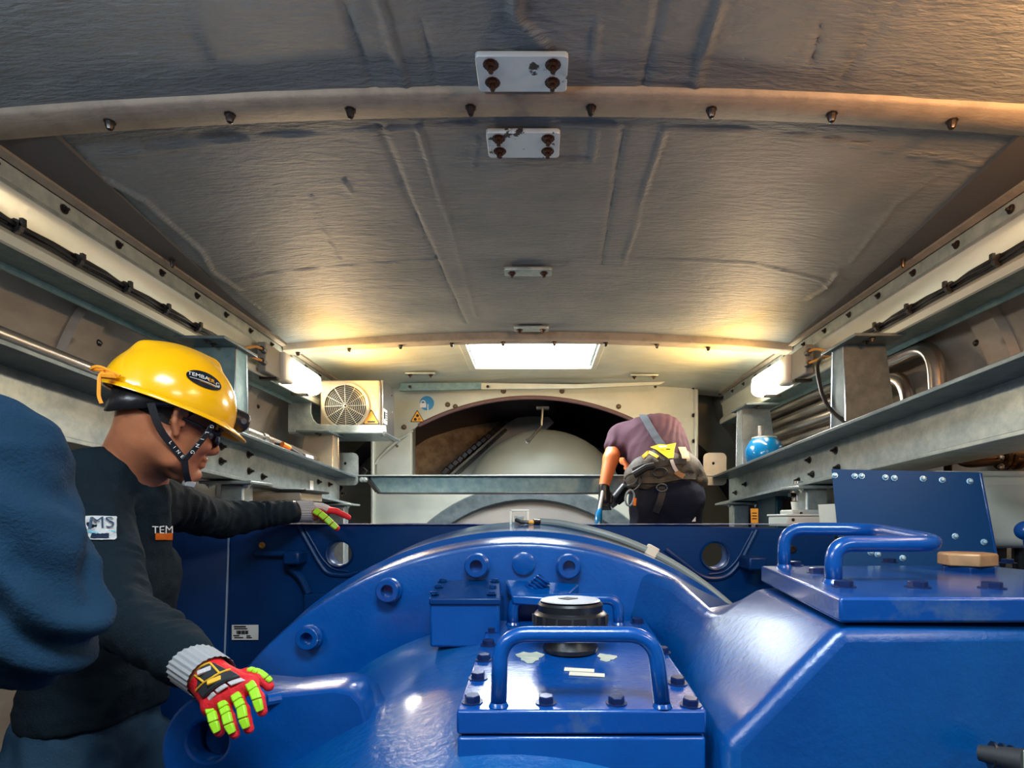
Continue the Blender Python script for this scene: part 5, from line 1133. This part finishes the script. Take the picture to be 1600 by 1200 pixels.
b3 = sobj('body', hp3+[('c', hg3(-.03, 0, -.05), c3+Vector((0, .06, .02)), .055, .07), ('c', sL3, eL3, .050, .044, .015), ('c', eL3+Vector((.003, 0, .01)), wL3, .045, .030, .012), ('c', sR3, eR3, .048, .04), ('c', eR3, wR3, .04, .028), ('c', c3, pe3, .11, .085), ('c', sL3, sR3, .06, .06),
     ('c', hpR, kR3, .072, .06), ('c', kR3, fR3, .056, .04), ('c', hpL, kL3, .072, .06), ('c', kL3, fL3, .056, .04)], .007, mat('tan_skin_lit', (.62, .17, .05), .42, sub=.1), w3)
eyes(b3, hg3, .95)
sobj('hair', [('e', hg3(-.018, 0, .042), (.095, .078, .092), [list(r) for r in HM3])], .006, mat('black_hair', (0, 0, 0)), w3, cut=[(hg3(.01, 0, 0), HM3 @ Vector((.8, 0, -.6)).normalized())])
ax3 = (c3-pe3).normalized()
def f3(p):
    q_ = p-c3; return .0026*math.sin((q_.x*130-q_.z*60)+9*noise.noise(p*6))*(.7+noise.noise(p*6+Vector((5, 0, 0))))+folds(9, .005, 4)(p)*.6
sh3 = sobj('t_shirt', [('c', sL3+Vector((.035, 0, .004)), sR3+Vector((-.02, 0, .02)), .078, .085, .06), ('c', sL3, sL3.lerp(eL3, .45), .064, .060, .03), ('c', sR3, sR3.lerp(eR3, .5), .062, .06, .03), ('c', P(1012, 690, 3.32), P(1034, 740, 3.14), .150, .140, .06), ('c', P(1035, 682, 3.32), P(1050, 735, 3.14), .125, .125, .05)], .006, MAR, w3, .05, post=f3, cut=[(P(1038, 760, 3.1), Vector((.1, -.5, -.85)).normalized())])
tr3 = sobj('trousers', [('c', P(1022, 778, 3.08), P(1064, 776, 3.08), .118, .118, .05), ('c', hpR, kR3, .108, .085), ('c', kR3, fR3, .082, .07), ('c', hpL, kL3, .108, .085), ('c', kL3, fL3, .082, .07), ('c', P(1030, 752, 3.12), P(1056, 752, 3.12), .11, .11)], .008, DNV, w3, .04, post=folds(10, .007, 7))
for q in (fR3, fL3): sobj('boot', [('c', q+Vector((0, 0, .05)), q+Vector((0, 0, -.02)), .052, .05), ('c', q+Vector((0, 0, -.026)), q+Vector((-.03, .15, -.031)), .044, .036)], .008, BOOT, w3, .03)
# gloves of the bent worker
def dark_glove(wr, dirv, side):
    d = dirv.normalized(); pr = [('c', wr, wr+d*.075, .030, .032, .01)]
    x = d.cross(Vector((0, 1, 0))).normalized()
    for i in range(4):
        a = wr+d*.08+x*(.022-.0145*i); b_ = a+d*.030+Vector((0, -.018, 0)); c_ = b_+d*.004+Vector((side*.012, .022, -.012)); pr += [('c', a, b_, .0095, .009, .003), ('c', b_, c_, .009, .008, .003)]
    a = wr+d*.03+x*.022; pr += [('c', a, a+x*.02+d*.03, .011, .010, .006), ('c', a+x*.02+d*.03, a+x*.014+d*.062, .010, .009, .004)]
    return sobj('glove', pr, .0035, BLACK, w3, .006, smooth=1)
dark_glove(wL3, Vector((.0, -.02, -1)), 1); dark_glove(wR3, Vector((-.4, .0, -.5)), -1)
# harness: back pad, straps, belt, rings
HAR = mat('harness_olive_webbing', (.020, .020, .017), .7, col2=(.075, .055, .03), nscale=24, bump=.4, bscale=160); HBK = mat('harness_black', (.012, .013, .015), .6); HGY = mat('harness_grey_strap', (.05, .07, .095), .55); HYL = mat('harness_yellow', (.90, .56, .02), .45)
pad_p = [('c', P(1010, 742, 3.06), P(1066, 738, 3.08), .105, .105, .03), ('c', P(1000, 752, 3.06), P(1082, 752, 3.10), .088, .078, .03), ('c', P(1034, 722, 3.12), P(1052, 722, 3.14), .10, .095, .03)]
hb3 = sobj('harness', pad_p, .006, HAR, w3, .03, post=folds(14, .004, 6), cut=[(P(1040, 700, 3.05), Vector((-.15, .2, 1)).normalized()), (P(1040, 770, 3.0), Vector((-.18, 0, -1)).normalized()), (P(1040, 740, 3.16), Vector((0, 1, .35)).normalized())])
def proj(pts, obs, off=.004):
    out = []
    for (u, v) in pts:
        best = None
        for ob in obs:
            h_, n_ = raycast_pt(ob, u, v, off)
            if h_ is not None and (best is None or h_.y < best[0].y): best = (h_, n_)
        if best: out.append(best[0])
        elif out: out.append(Vector((P(u, v, out[-1].y))))
    return out
ol = [sh3, tr3, hb3]; back3 = lambda p: Vector((0, -1, .25))
def dense(pts, n=5): return [(a[0]+(b_[0]-a[0])*i/n, a[1]+(b_[1]-a[1])*i/n) for a, b_ in zip(pts, pts[1:]) for i in range(n)]+[pts[-1]]
def hstrap(name, pts, wid, m, th=.003, off=.006): 
    q = proj(dense(pts), ol, off); return strap(name, q, wid, back3, m, hb3, th) if len(q) > 2 else None
hstrap('shoulder_strap', [(1005, 650), (1012, 663), (1024, 683), (1036, 700)], .042, HGY); hstrap('shoulder_strap', [(992, 644), (1003, 646), (1014, 647)], .03, HBK)
hstrap('hip_belt', [(990, 737), (1006, 730), (1028, 727), (1052, 722), (1072, 722)], .030, HBK); hstrap('waist_belt', [(998, 750), (1030, 750), (1062, 744), (1086, 744)], .034, HAR)
hstrap('padded_band', [(1004, 716), (1014, 708), (1028, 716)], .018, HYL); hstrap('padded_band', [(1006, 722), (1016, 714), (1028, 722)], .008, GALV)
hstrap('right_pad', [(1064, 700), (1070, 712), (1072, 722)], .040, GOLDM)
hstrap('leg_strap', [(1033, 756), (1034, 772), (1030, 786), (1024, 800)], .036, HBK); hstrap('brown_tab', [(1054, 737), (1062, 742), (1070, 745)], .028, mat('leather_brown', (.28, .13, .04), .6))
def hplate(name, px, m, off, th=.004):
    pts = [raycast_pt(hb3, u, v, off)[0] or raycast_pt(sh3, u, v, off)[0] for u, v in px]; pts = [p for p in pts if p]
    if len(pts) > 2: return MB().hexa(pts, (0, -th, 0)).obj(name, m, hb3, bevel=.001)
hplate('back_plate', [(1017, 701), (1030, 697), (1041, 698), (1054, 695), (1052, 706), (1051, 718), (1043, 719), (1036, 714), (1026, 706)], HYL, .014)
c = raycast_pt(hb3, 1042, 706, .02)[0]
if c: flat_print('plate_mark', [rect(.022, .006)], FACE(c+Vector((0, -.004, 0))), INK, hb3)
hstrap('care_tag', [(1048, 721), (1052, 730), (1056, 737)], .018, GWHT, off=.012)
def ring(name, u, v, rx, rz, m, tilt=0, d=None, r=.004, par=hb3):
    c = (raycast_pt(hb3, u, v, .02)[0] or P(u, v, 3.0)) if d is None else P(u, v, d); q = []
    for k in range(25):
        a = 2*math.pi*k/24; x, z = rx*math.cos(a), rz*math.sin(a); q.append(c+Vector((x*math.cos(tilt)-z*math.sin(tilt), 0, x*math.sin(tilt)+z*math.cos(tilt))))
    return MB().tube(q, r, 6, cap=False).obj(name, m, par)
ring('metal_ring', 986, 749, .036, .026, CHROME, .5, 2.97, .006); ring('gear_loop', 1031, 738, .036, .022, HBK, .1, 2.93, .005); ring('gear_loop', 1078, 735, .05, .018, HBK, -.6, 3.0, .005)
ring('strap_buckle', 1034, 762, .027, .019, CHROME, 0, 2.94, .004); MB().bb(P(1029, 765, 2.94), P(1039, 760, 2.94)+Vector((0, .006, 0))).obj('buckle_bar', HBK, hb3)
MB().bb(P(1029, 699, 3.02), P(1042, 696, 3.02)+Vector((0, .01, 0))).obj('strap_slide', CHROME, hb3, bevel=.002)
MB().tube(fillet([P(1000, 738, 2.97), P(1004, 752, 2.95), P(996, 764, 2.95), P(987, 768, 2.95)], .04), .006, 8).obj('lanyard', HBK, hb3)
MB().tube([P(990, 742, 2.96), P(1010, 730, 2.95), P(1022, 728, 2.95)], .018, 8).obj('side_tether', HBK, hb3)
ring('carabiner', 984, 778, .022, .040, GALV, -.15, 2.94, .0055); MB().tube([P(992, 778, 2.94), P(991, 790, 2.94)], .009, 8).obj('carabiner_sleeve', ORANGE, hb3)
MB().bb(P(1078, 800, 3.0), P(1087, 815, 3.0)+Vector((0, .01, 0))).obj('side_label', WHITEP, hb3)
MB().tube(fillet([P(1086, 735, 3.1), P(1092, 752, 3.08), P(1093, 780, 3.08), P(1085, 808, 3.08)], .05), .022, 8).obj('side_tether', HBK, hb3)
# tool in the far worker's hand
t8 = thing('torque_tool', 'steel rod tool with blue end held by the bent worker', 'tool', P(938, 800, 3.12))
MB().tube([P(943, 762, 3.19), P(936, 800, 3.12)], .010, 12).obj('rod', PALE, t8); MB().tube([P(937, 796, 3.13), P(935.5, 806, 3.11), P(935, 818, 3.1), P(934, 830, 3.09)], .02, 14, rs=[.014, .021, .021, .016]).obj('blue_socket', VB, t8)
# groups of alike things
for o in list(SC.objects):
    if o.parent is None and 'category' in o:
        k = o.name.split('.')[0]
        gname = {'bulkhead_lamp': 'bulkhead lamps on the roof channels', 'stanchion': 'stanchions between beams and roof channels', 'steel_beam': 'long side beams', 'support_post': 'posts under the side beams',
                 'cable_bundle': 'cable bundles on the roof channels', 'tie_plate': 'tie plates at the crossbeam ends'}.get(k)
        if gname: o['group'] = gname
